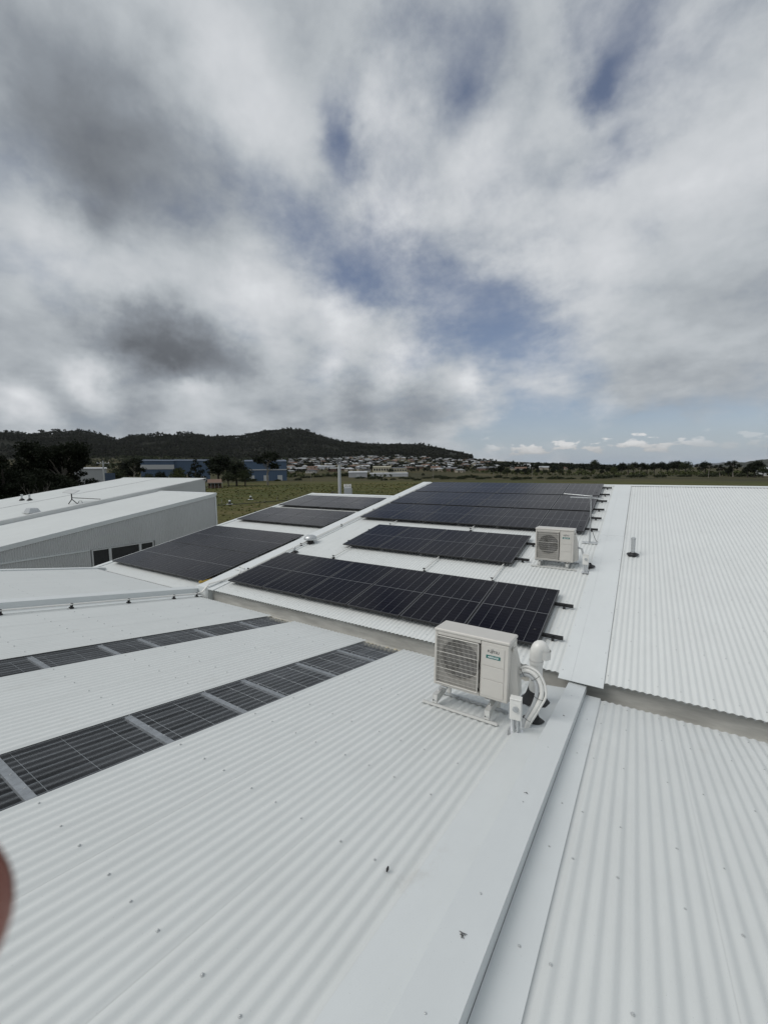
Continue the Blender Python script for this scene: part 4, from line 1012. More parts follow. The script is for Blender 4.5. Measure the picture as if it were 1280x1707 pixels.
def tree_proto(kind, h, seed, m, nleaf, lsize, bark):
    """kind: round, gum (umbrella clumps on visible limbs), conifer"""
    r_ = random.Random(seed); root = empty('tree'); b = MB(); lobes = []
    if kind == 'gum':
        b.tube([(0, 0, 0), (.03*h, 0, h*.25), (.0, .02*h, h*.5), (.02*h, .03*h, h*.75)], [h*.028, h*.022, h*.014, h*.006], 7)
        for k in range(7):
            a = k*2.3+r_.random(); z0 = h*r_.uniform(.3, .6); l = h*r_.uniform(.18, .34); e_ = (math.cos(a)*l, math.sin(a)*l, z0+h*r_.uniform(.15, .36))
            b.tube([(0, 0, z0), (e_[0]*.5, e_[1]*.5, z0+(e_[2]-z0)*.6), e_], [h*.012, h*.008, h*.003], 5); lobes.append((*e_, h*r_.uniform(.10, .17)))
            lobes.append((e_[0]*1.15+r_.uniform(-1, 1)*h*.05, e_[1]*1.1, e_[2]-h*.06, h*r_.uniform(.06, .11)))
        lobes.append((0, 0, h*.86, h*.15)); lobes.append((h*.06, -h*.04, h*.74, h*.14)); fl = .62
    elif kind == 'conifer':
        b.tube([(0, 0, 0), (0, 0, h*.5), (0, 0, h*.93)], [h*.026, h*.018, h*.004], 7)
        for k in range(15):
            t = k/14; z = h*(.14+.80*t); a = k*2.4; l = h*(.30*(1-t)**.75+.02)*r_.uniform(.55, 1.1)
            lobes.append((math.cos(a)*l, math.sin(a)*l, z, h*(.14*(1-t)+.055)*r_.uniform(.8, 1.25)))
        fl = .62
    else:
        b.tube([(0, 0, 0), (.01*h, 0, h*.3), (0, .01*h, h*.6)], [h*.035, h*.024, h*.01], 7)
        for k in range(5):
            a = k*1.3+r_.random(); e_ = (math.cos(a)*h*.2, math.sin(a)*h*.2, h*r_.uniform(.5, .7)); b.tube([(0, 0, h*.25), e_], [h*.014, h*.004], 5)
        for k in range(13):
            a = k*2.39; rr = h*.30*math.sqrt((k+.5)/13)*r_.uniform(.8, 1.15); lobes.append((math.cos(a)*rr, math.sin(a)*rr, h*(.62-.25*(rr/(h*.3))**2+r_.uniform(-.14, .14)), h*r_.uniform(.13, .21)))
        fl = .8
    b.build('trunk', bark, root)
    V, Fq = leaf_cloud(lobes, nleaf, lsize, seed, fl)
    o = bpy.data.objects.new('crown', np_mesh('crown', V, Fq, m)); C.objects.link(o); o.parent = root
    return root
def put_tree(proto, first, px, dist, sc, label, group=None, rz=0, cat='tree', name='tree', zoff=0.0):
    o = proto if first else copy_tree(proto)
    az = azel(px, 790)[0]; x, y = math.sin(az)*dist, math.cos(az)*dist
    o.location = (x, y, float(ground_z(az, dist))+zoff); o.scale = (sc, sc, sc); o.rotation_euler = (0, 0, rz); o.name = name
    tag(o, label, cat, group); return o
# big dark cypresses and gums at the left behind the neighbouring building
NL = 8000
near = [tree_proto('conifer', 10, 11, M['foliage3'], NL, .16, M['bark_dark']), tree_proto('round', 10, 12, M['foliage3'], NL, .16, M['bark_dark']), tree_proto('gum', 10, 13, M['foliage3'], NL, .15, M['bark'])]
used = [False]*3
big = [(68, 96, 1.50, 1, 'tallest dark spreading tree left of the white roofs, its crown above the hills'), (26, 92, 1.30, 1, 'dark rounded tree at the far left edge behind the white roofs'), (-30, 90, 1.35, 1, 'dark tree cut by the left edge of the picture'),
       (103, 92, 1.34, 2, 'dark spreading tree just right of the tallest one, its crown as high as the hills'), (128, 90, 1.00, 0, 'dark low drooping tree nearest the pale grey shed'), (4, 80, 1.08, 0, 'dark conifer in front of the far left trees'),
       (60, 80, 1.10, 1, 'dark bushy tree low in front of the tallest one'), (-70, 80, 1.5, 0, 'dark conifer just outside the left edge'), (92, 82, 1.0, 1, 'dark bushy tree low behind the ridge of the neighbouring roof'), (30, 82, 1.05, 1, 'dark bushy tree low in front of the far left trees'), (145, 84, .72, 1, 'low dark bushy tree at the right end of the dark clump')]
for k, (px, d, s_, kd, lab) in enumerate(big):
    put_tree(near[kd], not used[kd], px, d, s_, lab, 'dark trees behind the neighbouring warehouse', k*1.7, 'tree', 'evergreen_tree'); used[kd] = True
# bare pale limbed tree in front of them
def bare_tree(px, d, h, label, seed):
    r_ = random.Random(seed); az = azel(px, 800)[0]; root = empty('bare_tree', (math.sin(az)*d, math.cos(az)*d, -8)); b = MB()
    def br(p, dr, l, rad, lv):
        q_ = p+dr*l*.5+Vector((r_.uniform(-.08, .08), r_.uniform(-.08, .08), .02))*l; e2 = p+dr*l; b.tube([p, q_, e2], [rad*.8, rad*.6, rad*.42], 5)
        if lv:
            for k in range(3):
                nd_ = (dr+Vector((r_.uniform(-.32, .32), r_.uniform(-.4, .4), r_.uniform(.1, .5)))).normalized(); br(p.lerp(e2, r_.uniform(.5, 1)), nd_, l*r_.uniform(.35, .55), rad*.5, lv-1)
    for a in (-.17, -.05, .07, .18): br(Vector((a*.8, 0, 0)), Vector((a*.7, r_.uniform(-.2, .2), 1)).normalized(), h*.55, .13, 3)
    b.build('trunk', M['bark_grey'], root); tag(root, label, 'bare tree')
bare_tree(58, 76, 7.6, 'leafless pale grey tree with fanned limbs in front of the dark trees', 4)
bare_tree(74, 77, 7.2, 'smaller leafless pale tree right of the other bare one', 9)

mid = [tree_proto('conifer', 10, 21, M['foliage3'], 1500, .30, M['bark_dark']), tree_proto('round', 10, 22, M['foliage'], 1500, .30, M['bark_dark']), tree_proto('gum', 10, 23, M['foliage3'], 1300, .28, M['bark']), tree_proto('round', 10, 24, M['foliage2'], 1500, .30, M['bark_dark']), tree_proto('round', 10, 25, M['foliage3'], 1500, .32, M['bark_dark'])]
usedm = [False]*5
def mt(k, px, d, s_, lab, grp=None, nm='tree', cat='tree'):
    put_tree(mid[k], not usedm[k], px, d, s_, lab, grp, random.uniform(0, 6), cat, nm); usedm[k] = True
mt(4, 364, 235, 2.05, 'large black green rounded tree standing between the blue warehouses')
mt(3, 296, 215, 1.15, 'pale green bushy tree in front of the left blue warehouse')
mt(0, 326, 225, 1.45, 'dark conical tree beside the right end of the left blue warehouse')
mt(4, 394, 230, 1.55, 'wide dark tree between the large rounded tree and the right blue warehouse')
mt(1, 408, 226, 1.2, 'low dark green tree at the right edge of the clump by the blue warehouses')
mt(1, 380, 222, .95, 'small dark tree in front of the clump by the blue warehouses')
mt(2, 446, 232, 1.95, 'tall gum tree with open crown in front of the right blue warehouse')
mt(4, 212, 300, 1.5, 'dark tree left of the blue warehouse and right of the grey shed'); mt(1, 196, 260, 1.2, 'low dark tree beside the pale grey shed'); mt(2, 224, 280, 1.7, 'thin gum tree against the left end of the blue warehouse')
mt(4, 268, 240, .95, 'dark shrub sized tree below the blue warehouse wall'); mt(1, 248, 235, .9, 'low bushy tree near the white roof ridge, below the blue warehouse')
# belt of trees across the right hand fields
belt = [(650, 520, .9, 1), (668, 560, 1.1, 4), (705, 430, .5, 1), (822, 430, 1.0, 2), (834, 460, 1.3, 4), (845, 455, 1.1, 1), (862, 470, .9, 4), (874, 470, .95, 4), (884, 480, .9, 1), (896, 500, .8, 4), (908, 480, .8, 1), (921, 470, .85, 4), (934, 480, .9, 1),
        (985, 560, 1.0, 4), (990, 780, 2.2, 1), (966, 520, .8, 3), (1003, 470, .7, 4), (948, 480, .75, 3), (1022, 500, .75, 3), (1036, 560, 1.2, 4), (1047, 560, 1.2, 1), (1056, 570, 1.25, 4), (1068, 560, 1.2, 4), (1078, 570, 1.15, 1), (1090, 560, 1.2, 4), (1101, 560, 1.25, 4), (1112, 570, 1.2, 1),
        (1122, 560, 1.3, 4), (1131, 550, 1.35, 4), (1142, 540, 1.35, 1), (1168, 480, 1.15, 2), (1175, 490, 1.2, 4), (1200, 430, .8, 2), (1222, 420, 1.35, 2), (1214, 430, .7, 4), (1246, 400, 1.0, 4), (1258, 400, 1.15, 4), (1272, 395, .8, 1), (1300, 400, 1.1, 4), (1330, 420, 1.2, 1)]
special = {1222: 'tall spreading gum tree standing out on the right horizon', 990: 'lone rounded tree on the skyline above the right hand solar rows', 1168: 'gum tree at the right end of the dark belt', 1246: 'broad dark tree near the right edge before the grey hill'}
zc_ = {}
for (px, d, s_, k) in sorted(belt):
    if px in special: mt(k, px, d, s_, special[px])
    else:
        z_ = 'left part' if px < 720 else 'middle part' if px < 1030 else 'right part'
        mt(k, px, d, s_*(1.0 if px < 1020 else 1.3), '%s dark tree from the left in the %s of the belt beyond the fields' % (ordn(zc_.get(z_, 0)), z_), 'field boundary trees, %s' % z_); zc_[z_] = zc_.get(z_, 0)+1
# shrubs on the field boundary
shrub = MB(); V, Fq = leaf_cloud([(0, 0, .7, .9), (.8, .2, .6, .7), (-.7, -.1, .5, .7)], 420, .16, 31, .8)
sm = np_mesh('shrub', V, Fq, M['foliage'])
rs_ = random.Random(5)
SH = [(488, 795), (470, 796), (510, 797), (530, 796), (600, 798), (625, 799), (640, 801), (655, 800), (670, 798), (682, 799), (695, 801), (710, 798), (730, 797), (742, 799), (755, 798), (768, 799), (782, 797), (800, 799), (812, 798), (830, 797), (843, 798), (860, 800), (878, 799), (900, 798), (925, 799), (950, 799), (975, 799), (1000, 798),
      (560, 790), (575, 791), (545, 793), (585, 793), (405, 802), (415, 803), (497, 801), (463, 802), (1010, 797), (1020, 796), (1180, 795), (1200, 793), (1100, 796), (1060, 796), (1140, 795), (1240, 795), (1260, 795)]
for k, (px, py) in enumerate(sorted(SH)):
    az, el = azel(px, py); d = min(8/math.tan(max(-el, .008)), 460); o = bpy.data.objects.new('shrub', sm); C.objects.link(o)
    o.location = (math.sin(az)*d, math.cos(az)*d, float(ground_z(az, d))); s_ = rs_.uniform(1.2, 2.3)*d/300; o.scale = (s_*rs_.uniform(1.1, 2.2), s_*1.3, s_*.8); o.rotation_euler = (0, 0, az*-1+rs_.uniform(-.3, .3))
    tag(o, '%s low dark shrub from the left along the far edge of the open field' % ordn(k), 'shrub', 'shrubs along the far edge of the field')

# forest on the hills: thousands of small crowns, each trunk and ragged blobs
def forest(name, n, r0, r1, a0, a1, hmin, hmax, seed, m, ridgebias=False, cond=None):
    r_ = np.random.default_rng(seed); az = r_.uniform(a0, a1, n); rr = np.sqrt(r_.uniform(r0*r0, r1*r1, n)) if not ridgebias else RH+r_.normal(0, 22, n)
    es = np.interp(az, skl[:, 0], skl[:, 1]); et = np.interp(az, trl[:, 0], trl[:, 1])
    ok = (es-et) > .006
    dens_ = vnoise(np.sin(az)*rr/90, np.cos(az)*rr/90, 12)+vnoise(np.sin(az)*rr/30, np.cos(az)*rr/30, 13)*.6
    ok &= dens_ > (-.28 if not ridgebias else -.12)
    az = az[ok]; rr = rr[ok]; n = len(az); z = ground_z(az, rr); x = np.sin(az)*rr; y = np.cos(az)*rr; h = r_.uniform(hmin, hmax, n)
    Vs = []; Fs = []; 
    # trunk: one thin upright quad pair, crown: 12 leaf quads round the upper part
    K = 16 if not ridgebias else 26
    c = np.stack([x, y, z], -1)
    dd = r_.normal(size=(n, K, 3)); dd /= np.linalg.norm(dd, axis=2)[..., None]
    wdt = .26 if not ridgebias else .30
    cen = c[:, None, :]+dd*(h[:, None, None]*np.array([wdt, wdt, .30]))*(r_.random((n, K, 1))**.4)+np.stack([h*0, h*0, h*.66], -1)[:, None, :]
    a = r_.normal(size=(n, K, 3)); a /= np.linalg.norm(a, axis=2)[..., None]; b_ = np.cross(a, r_.normal(size=(n, K, 3))); b_ /= np.linalg.norm(b_, axis=2)[..., None]
    s_ = (h[:, None, None]*(.16 if not ridgebias else .105)*(.5+r_.random((n, K, 1))))
    q_ = np.stack([cen-a*s_, cen-b_*s_*.8, cen+a*s_, cen+b_*s_*.8], 2).reshape(-1, 3)
    tw = (h*.022)[:, None]; up_ = np.stack([h*0, h*0, h*.8], -1); tx = np.array([1.0, 0, 0]); ty = np.array([0, 1.0, 0])
    t1 = np.stack([c-tx*tw, c+tx*tw, c+tx*tw*.5+up_, c-tx*tw*.5+up_], 1).reshape(-1, 3); t2 = np.stack([c-ty*tw, c+ty*tw, c+ty*tw*.5+up_, c-ty*tw*.5+up_], 1).reshape(-1, 3)
    V = np.concatenate([q_, t1, t2]); Fq = np.arange(len(V)).reshape(-1, 4)
    o = bpy.data.objects.new(name, np_mesh(name, V, Fq, m)); C.objects.link(o); return o
tag(forest('forest', 26000, RT+20, RH-10, math.radians(-84), math.radians(-14), 9, 16, 41, M['forest']), 'dark eucalypt forest covering the range of hills', 'forest', kind='stuff')
tag(forest('ridge_trees', 620, 0, 0, math.radians(-84), math.radians(-15), 14, 27, 42, M['foliage3'], True), 'thin row of gum trees standing on the crest of the hills', 'trees', kind='stuff')

# ------------------------------------------------------------------ town on the slope
HM = {'white': mat('roof_white', (.36, .375, .39), .5), 'grey': mat('roof_grey', (.13, .135, .145), .6, var=.1), 'dark': mat('roof_dark', (.045, .046, .05), .6), 'brown': mat('roof_tile', (.14, .085, .06), .7), 'pale': mat('roof_pale', (.19, .20, .20), .55),
      'wall_cream': mat('render_cream', (.30, .27, .22), .8), 'wall_brick': mat('brick_wall', (.12, .075, .055), .85), 'wall_white': mat('render_white', (.38, .38, .37), .8), 'win': M['glass_dark']}
def house_mesh(w_, d_, h_, rh, roof, wall, hip, seed):
    b = MB(); b.cur = 0; b.box(-w_/2, w_/2, -d_/2, d_/2, -1.5, h_)
    b.cur = 1; e_ = .5; x = w_/2+e_; y = d_/2+e_; rx = x-(y if hip else 0)
    b.add([(-x, -y, h_+.01), (x, -y, h_+.01), (x, y, h_+.01), (-x, y, h_+.01), (-rx, 0, h_+rh), (rx, 0, h_+rh)], [(0, 1, 5, 4), (2, 3, 4, 5), (1, 2, 5), (3, 0, 4), (3, 2, 1, 0)])
    b.cur = 2
    for k in range(3):
        xx = -w_/2+w_*(k+.6)/3.3
        for s_ in (-1, 1): y0_ = s_*(d_/2+.01); b.box(xx-.7, xx+.7, min(y0_, y0_+s_*.05), max(y0_, y0_+s_*.05), 1.0, 2.2)
    if seed % 3 == 0:                                         # a projecting wing
        b.cur = 0; b.box(-w_/2, -w_/2+5, -d_/2-3.5, -d_/2-.01, -1.5, h_)
        b.cur = 1; xa, xb_ = -w_/2-e_, -w_/2+5+e_; ya_ = -d_/2-3.5-e_; xm = (xa+xb_)/2
        b.add([(xa, ya_, h_+.02), (xb_, ya_, h_+.02), (xb_, 0, h_+.02), (xa, 0, h_+.02), (xm, ya_+(0 if not hip else 3), h_+rh*.8), (xm, 0, h_+rh*.8)], [(0, 1, 4), (1, 2, 5, 4), (3, 0, 4, 5)])
    me = bpy.data.meshes.new('house'); me.from_pydata(b.v, [], b.f)
    for m_ in (HM[wall], HM[roof], HM['win']): me.materials.append(m_)
    me.polygons.foreach_set('material_index', b.mi); me.update(); return me
protos = []
for k in range(20):
    roof = ['white', 'grey', 'dark', 'brown', 'pale'][k % 5]; wall = ['wall_cream', 'wall_brick', 'wall_white'][k % 3]
    protos.append((roof, house_mesh(random.uniform(10, 17), random.uniform(7, 10), random.uniform(2.8, 5.6 if k % 4 == 0 else 3.4), random.uniform(1.6, 2.6), roof, wall, k % 2, k)))
RN = {'white': 'white roofed', 'grey': 'grey roofed', 'dark': 'dark roofed', 'brown': 'brown tile roofed', 'pale': 'pale roofed'}
spots = []; rh_ = random.Random(77)
def zone(n, p0, p1, d0, d1):
    t_ = 0
    k = 0
    while k < n and t_ < n*60:
        t_ += 1; px = rh_.uniform(p0, p1); d = math.sqrt(rh_.uniform(d0*d0, d1*d1)); az = azel(px, 780)[0]; x, y = math.sin(az)*d, math.cos(az)*d
        # streets: houses sit in rows along the contour
        d = round(d/38)*38+rh_.uniform(-3, 3); x, y = math.sin(az)*d, math.cos(az)*d
        if any((x-a)**2+(y-b_)**2 < 17**2 for a, b_, *_ in spots): continue
        spots.append((x, y, d, az, px)); k += 1
zone(158, 470, 640, 560, 1430); zone(112, 640, 820, 560, 1430); zone(24, 820, 960, 640, 1100); zone(26, 400, 470, 800, 1350); zone(14, 150, 330, 900, 1350)
for k, (x, y, d, az, px) in enumerate(spots[:300]):
    rn = rh_.random(); want = 'white' if rn < .26 else 'pale' if rn < .50 else 'grey' if rn < .74 else 'dark' if rn < .88 else 'brown'
    cand = [p for p in protos if p[0] == want]; roof, me = rh_.choice(cand)
    o = bpy.data.objects.new('house', me); C.objects.link(o); o.location = (x, y, float(ground_z(az, d))); o.rotation_euler = (0, 0, -az+rh_.choice((0, 0, PI/2, .4, -.5))+rh_.uniform(-.12, .12))
    part = 'on the slope right of the pale shed' if px > 640 and px < 820 else 'on the low hill at the right' if px >= 820 else 'on the slope behind the tall grey pole' if px > 470 else 'behind the blue warehouses'
    tag(o, '%s house from the left %s' % (RN[roof], part), 'house', '%s houses %s' % (RN[roof], part))
grp_ = {}
for o in list(C.objects):
    if o.get('category') == 'house': grp_.setdefault(o['label'], []).append(o)
for lab, lst in grp_.items():
    lst.sort(key=lambda o: math.atan2(o.location.x, o.location.y))
    for i, o in enumerate(lst): o['label'] = '%s %s' % (ordn(i), lab)
# trees among the houses
def scrub(name, n, p0, p1, d0, d1, h0, h1, seed, m, K=22):
    r_ = np.random.default_rng(seed); a0 = azel(p0, 780)[0]; a1 = azel(p1, 780)[0]; az = r_.uniform(a0, a1, n); rr = np.sqrt(r_.uniform(d0*d0, d1*d1, n))
    dn = vnoise(np.sin(az)*rr/70, np.cos(az)*rr/70, seed+1); ok = dn > -.15; az = az[ok]; rr = rr[ok]; n = len(az)
    x = np.sin(az)*rr; y = np.cos(az)*rr
    z = ground_z(az, rr); h = r_.uniform(h0, h1, n); c = np.stack([x, y, z+h*.5], -1)
    dd = r_.normal(size=(n, K, 3)); dd /= np.linalg.norm(dd, axis=2)[..., None]; cen = c[:, None, :]+dd*h[:, None, None]*np.array([.5, .5, .42])*(r_.random((n, K, 1))**.4)
    a = r_.normal(size=(n, K, 3)); a /= np.linalg.norm(a, axis=2)[..., None]; b_ = np.cross(a, r_.normal(size=(n, K, 3))); b_ /= np.linalg.norm(b_, axis=2)[..., None]
    s_ = h[:, None, None]*.20*(.5+r_.random((n, K, 1))); V = np.stack([cen-a*s_, cen-b_*s_*.8, cen+a*s_, cen+b_*s_*.8], 2).reshape(-1, 3)
    o = bpy.data.objects.new(name, np_mesh(name, V, np.arange(len(V)).reshape(-1, 4), m)); C.objects.link(o); tag(o, kind='stuff'); return o
tag(scrub('town_greenery', 3400, 380, 830, 580, 1500, 3, 7.5, 51, M['forest']), 'dark garden trees between the houses of the town', 'greenery')
tag(scrub('hill_scrub', 700, 815, 1040, 650, 1150, 4, 10, 52, M['foliage3']), 'dark scrub over the low hill at the right', 'scrub')
tag(scrub('valley_scrub', 1100, 100, 480, 500, 1480, 5, 11, 53, M['foliage']), 'dark scrub in the valley behind the blue warehouses', 'scrub')
tag(scrub('field_scrub', 900, 420, 1300, 430, 620, 1.5, 4.5, 54, M['foliage2']), 'low olive scrub on the rough far paddocks', 'scrub')

# larger sheds and warehouses
def shed(px0, px1, d, h_, roof_h, wallm, roofm, label, deep=25, extras=None, name='warehouse', nwin=0, doors=0, rot=0.0):
    a0 = azel(px0, 790)[0]; a1 = azel(px1, 790)[0]; p0 = Vector((math.sin(a0)*d, math.cos(a0)*d, 0)); p1 = Vector((math.sin(a1)*d, math.cos(a1)*d, 0)); w_ = (p1-p0).length; c = (p0+p1)/2
    az = (a0+a1)/2; r = empty(name, (c.x, c.y, float(ground_z(az, d))), (0, 0, -az+rot))
    b = MB(); n = max(6, int(w_/1.2)); 
    vs = []; fs = []
    for i in range(n*2+1):                                     # ribbed cladding on the front
        x = -w_/2+w_*i/(n*2); vs += [(x, -.06*(i % 2), -1), (x, -.06*(i % 2), h_)]
    for i in range(n*2): a = 2*i; fs.append((a, a+2, a+3, a+1))
    b.add(vs, fs); b.add([(-w_/2, 0, -1), (-w_/2, 0, h_), (-w_/2, deep, h_), (-w_/2, deep, -1), (w_/2, 0, -1), (w_/2, 0, h_), (w_/2, deep, h_), (w_/2, deep, -1)], [(0, 1, 2, 3), (4, 7, 6, 5), (3, 2, 6, 7)])
    b.build('wall', wallm, r)
    b = MB(); e_ = .3; b.add([(-w_/2-e_, -e_, h_), (w_/2+e_, -e_, h_), (w_/2+e_, deep/2, h_+roof_h), (-w_/2-e_, deep/2, h_+roof_h), (-w_/2-e_, deep+e_, h_), (w_/2+e_, deep+e_, h_), (-w_/2-e_, -e_, h_-.3), (w_/2+e_, -e_, h_-.3)], [(0, 1, 2, 3), (3, 2, 5, 4), (6, 7, 1, 0), (0, 3, 4), (1, 5, 2)]); b.build('roof', roofm, r)
    for k in range(nwin):
        x = -w_/2+w_*(k+.5)/nwin; b = MB(); b.box(x-w_/nwin*.33, x+w_/nwin*.33, -.16, -.08, h_*.45, h_*.75); b.build('window', M['glass_dark'], r)
    for k in range(doors):
        x = -w_/2+w_*(k+.5)/doors; b = MB(); b.box(x-1.8, x+1.8, -.18, -.09, 0, min(4.2, h_*.6)); b.build('roller_door', M['galv'], r)
    tag(r, label, 'warehouse' if name == 'warehouse' else name.replace('_', ' ')); return r
BL = mat('blue_cladding', (.050, .088, .150), .5, var=.06, vscale=.1); BLd = mat('dark_blue_cladding', (.035, .060, .105), .5); GY = mat('grey_cladding', (.34, .35, .37), .55); WH = mat('white_cladding', (.42, .435, .45), .5); CR = mat('cream_cladding', (.50, .47, .36), .6, var=.1, vscale=.05)
bw = shed(235, 291, 330, 15.3, 1.2, BL, BLd, 'left blue warehouse with a bright white band along its wall', doors=2)
b = MB(); w_ = 330*abs(azel(235, 790)[0]-azel(291, 790)[0]); b.box(-w_/2, w_/2, -.4, -.12, 9.4, 12.6); o = b.build('bright_band', WH, bw)
shed(291, 350, 334, 15.6, 1.2, BL, BLd, 'plain blue warehouse adjoining the one with the white band', doors=2)
rb = shed(408, 478, 330, 15.0, 1.4, BL, BLd, 'right blue warehouse behind the tall gum tree', doors=3)
b = MB(); w_ = 330*abs(azel(408, 790)[0]-azel(478, 790)[0]); b.box(-w_/2, w_/2, -.5, -.1, 8.2, 8.9); b.build('gutter', WH, rb)
s_ = shed(124, 178, 190, 9.3, .5, GY, WH, 'pale grey shed with a white fascia left of the blue warehouses', doors=0)
b = MB(); b.box(4.0, 7.6, -.3, -.1, 0, 7.5); b.build('door', BLd, s_)
shed(581, 612, 430, 5.2, 1.2, GY, WH, 'pale ribbed shed right of the tall grey pole', 30, name='shed', doors=1)
shed(616, 680, 440, 3.6, .7, WH, WH, 'long white low building in front of the cream one', 30)
shed(622, 652, 520, 9.0, .8, CR, CR, 'cream multi storey building with tall piers on the town flat', 30, name='building', nwin=7)
shed(653, 678, 526, 7, .8, CR, HM['grey'], 'lower cream wing beside the cream multi storey building', 30, name='building', nwin=6)
shed(484, 510, 620, 5, 1.2, HM['grey'], WH, 'white roofed shed just right of the right blue warehouse', 20, name='shed')
shed(530, 560, 700, 5, 1.2, WH, WH, 'low white shed left of the tall grey pole', 20, name='shed')
shed(735, 752, 700, 4, 1.0, GY, GY, 'small grey shed at the foot of the town right of centre', 18, name='shed')
shed(1258, 1300, 470, 6, 1.2, WH, WH, 'white shed behind trees at the right edge', 20, name='shed')
shed(868, 884, 720, 6, 1.8, WH, WH, 'white roofed hall on the low hill at the right', 16, name='hall')
# cottage with a porch
r = shed(346, 368, 205, 2.6, 1.5, HM['wall_brick'], HM['brown'], 'brick cottage with white verandah posts below the rounded tree', 8, name='cottage', nwin=3)
b = MB()
for k in range(5): b.box(-3.2+k*1.6-.06, -3.2+k*1.6+.06, -2.0, -1.88, 0, 2.3)
b.build('verandah_posts', HM['white'], r); b = MB(); b.box(-3.5, 3.5, -2.1, -.35, 2.35, 2.5); b.build('verandah_roof', HM['pale'], r)

# poles and wires
def power_pole(px, d, ztop, label, arm=True, m=None, R=.14, base=None):
    az = azel(px, 790)[0]; g0 = float(ground_z(az, d)) if base is None else base; r = empty('power_pole', (math.sin(az)*d, math.cos(az)*d, g0), (0, 0, -az)); h = ztop-g0
    b = MB(); b.tube([(0, 0, 0), (0, 0, h)], [R, R*.7], 8); b.build('pole', m or M['bark'], r, True)
    if arm:
        b = MB(); b.box(-1.1, 1.1, -.06, .06, h-.6, h-.45); b.build('crossarm', m or M['bark'], r)
        for x in (-1, -.4, .4, 1): b = MB(); b.lathe([(.05, 0), (.08, .08), (.05, .16)], 6, (x, 0, h-.45)); b.build('insulator', M['white'], r)
    tag(r, label, 'power pole'); return r
elv = lambda px, py, d: d*math.tan(azel(px, py)[1])
power_pole(173, 105, elv(173, 768, 105), 'grey power pole with crossarm beside the pale grey shed', R=.18, m=M['grey_pvc'])
power_pole(312, 120, elv(312, 790, 120), 'short pale pole behind the neighbouring white ridge', arm=False)
power_pole(518, 290, elv(518, 785, 290), 'thin pole in the field left of the tall grey pole', arm=False)
power_pole(639, 290, elv(639, 787, 290), 'thin pole in the field right of the pale shed', arm=False)
power_pole(722, 330, elv(722, 784, 330), 'thin pole beyond the rear solar block, left', True)
power_pole(887, 330, elv(887, 779, 330), 'power pole beyond the rear solar block, right', True)
power_pole(1181, 380, elv(1181, 776, 380), 'slim power pole among trees on the right', True)
power_pole(1066, 420, elv(1066, 779, 420), 'slim power pole in front of the dark tree belt', True)
power_pole(431, 600, elv(431, 748, 1900) if 0 else elv(431, 781, 600), 'small pole beside the right blue warehouse', False)
# tall grey pole with a transformer, close behind the lower left roof
d = 27.0; az = azel(566, 800)[0]; x0, y0 = math.sin(az)*d, math.cos(az)*d
r = empty('transformer_pole', (x0, y0, -8), (0, 0, -az)); zt = elv(566, 776, d)+8; zb_ = elv(575, 813, d)+8; zc = elv(575, 826, d)+8
b = MB(); b.tube([(0, 0, 0), (0, 0, zc), (0, 0, zt)], [.16, .115, .098], 14); b.build('pole', M['grey_pvc'], r, True)
b = MB(); b.lathe([(.03, 0), (.11, 0.01), (.11, .05), (.03, .06)], 12, (0, 0, zt)); b.build('pole_cap', M['galv'], r, True)
b = MB(); b.bbox(.28, .78, -.25, .25, zc-.25, zb_+.02, .03); b.build('transformer', M['galv'], r)
b = MB(); b.box(-.75, .8, -.04, .04, zc+.02, zc+.10); b.box(-.7, -.12, -.3, .3, zc-.15, zc+.0); b.build('crossarm', M['galv'], r)
for k in range(4):
    b = MB(); b.lathe([(.035, 0), (.035, .05), (.055, .06), (.03, .09), (.055, .12), (.025, .22)], 8, (.32+.13*k, -.1+.05*(k % 2), zb_+.025)); b.build('bushing', M['white'], r, True)
for k in range(6):
    b = MB(); a = k*1.05; b.tube([(-.62+.09*k, -.1, zc+.02), (-.66+.09*k+.05*math.cos(a), -.2, zc+.2), (-.5+.06*k, -.05, zc+.28)], .018, 5); b.build('fuse', M['bark_dark'], r)
for k in range(6):
    b = MB(); b.box(.79, .81, -.2+.08*k, -.18+.08*k, zc-.15, zb_-.05); b.build('cooling_fin', M['galv'], r)
tag(r, 'tall grey pole carrying a transformer with white bushings, rising behind the left solar rows', 'power pole')
az2 = azel(-120, 812)[0]; e2 = Vector((math.sin(az2)*60, math.cos(az2)*60, -2.0)); s0 = Vector((x0, y0, -8+zc+.05))
b = MB(); pts = []
for i in range(41): t = i/40; p = s0.lerp(e2, t); p.z -= 1.15*4*t*(1-t); pts.append(p)
b.tube(pts, .024, 5); tag(b.build('overhead_cable', M['rubber']), 'thick black overhead cable sagging across the field from the transformer pole', 'cable')
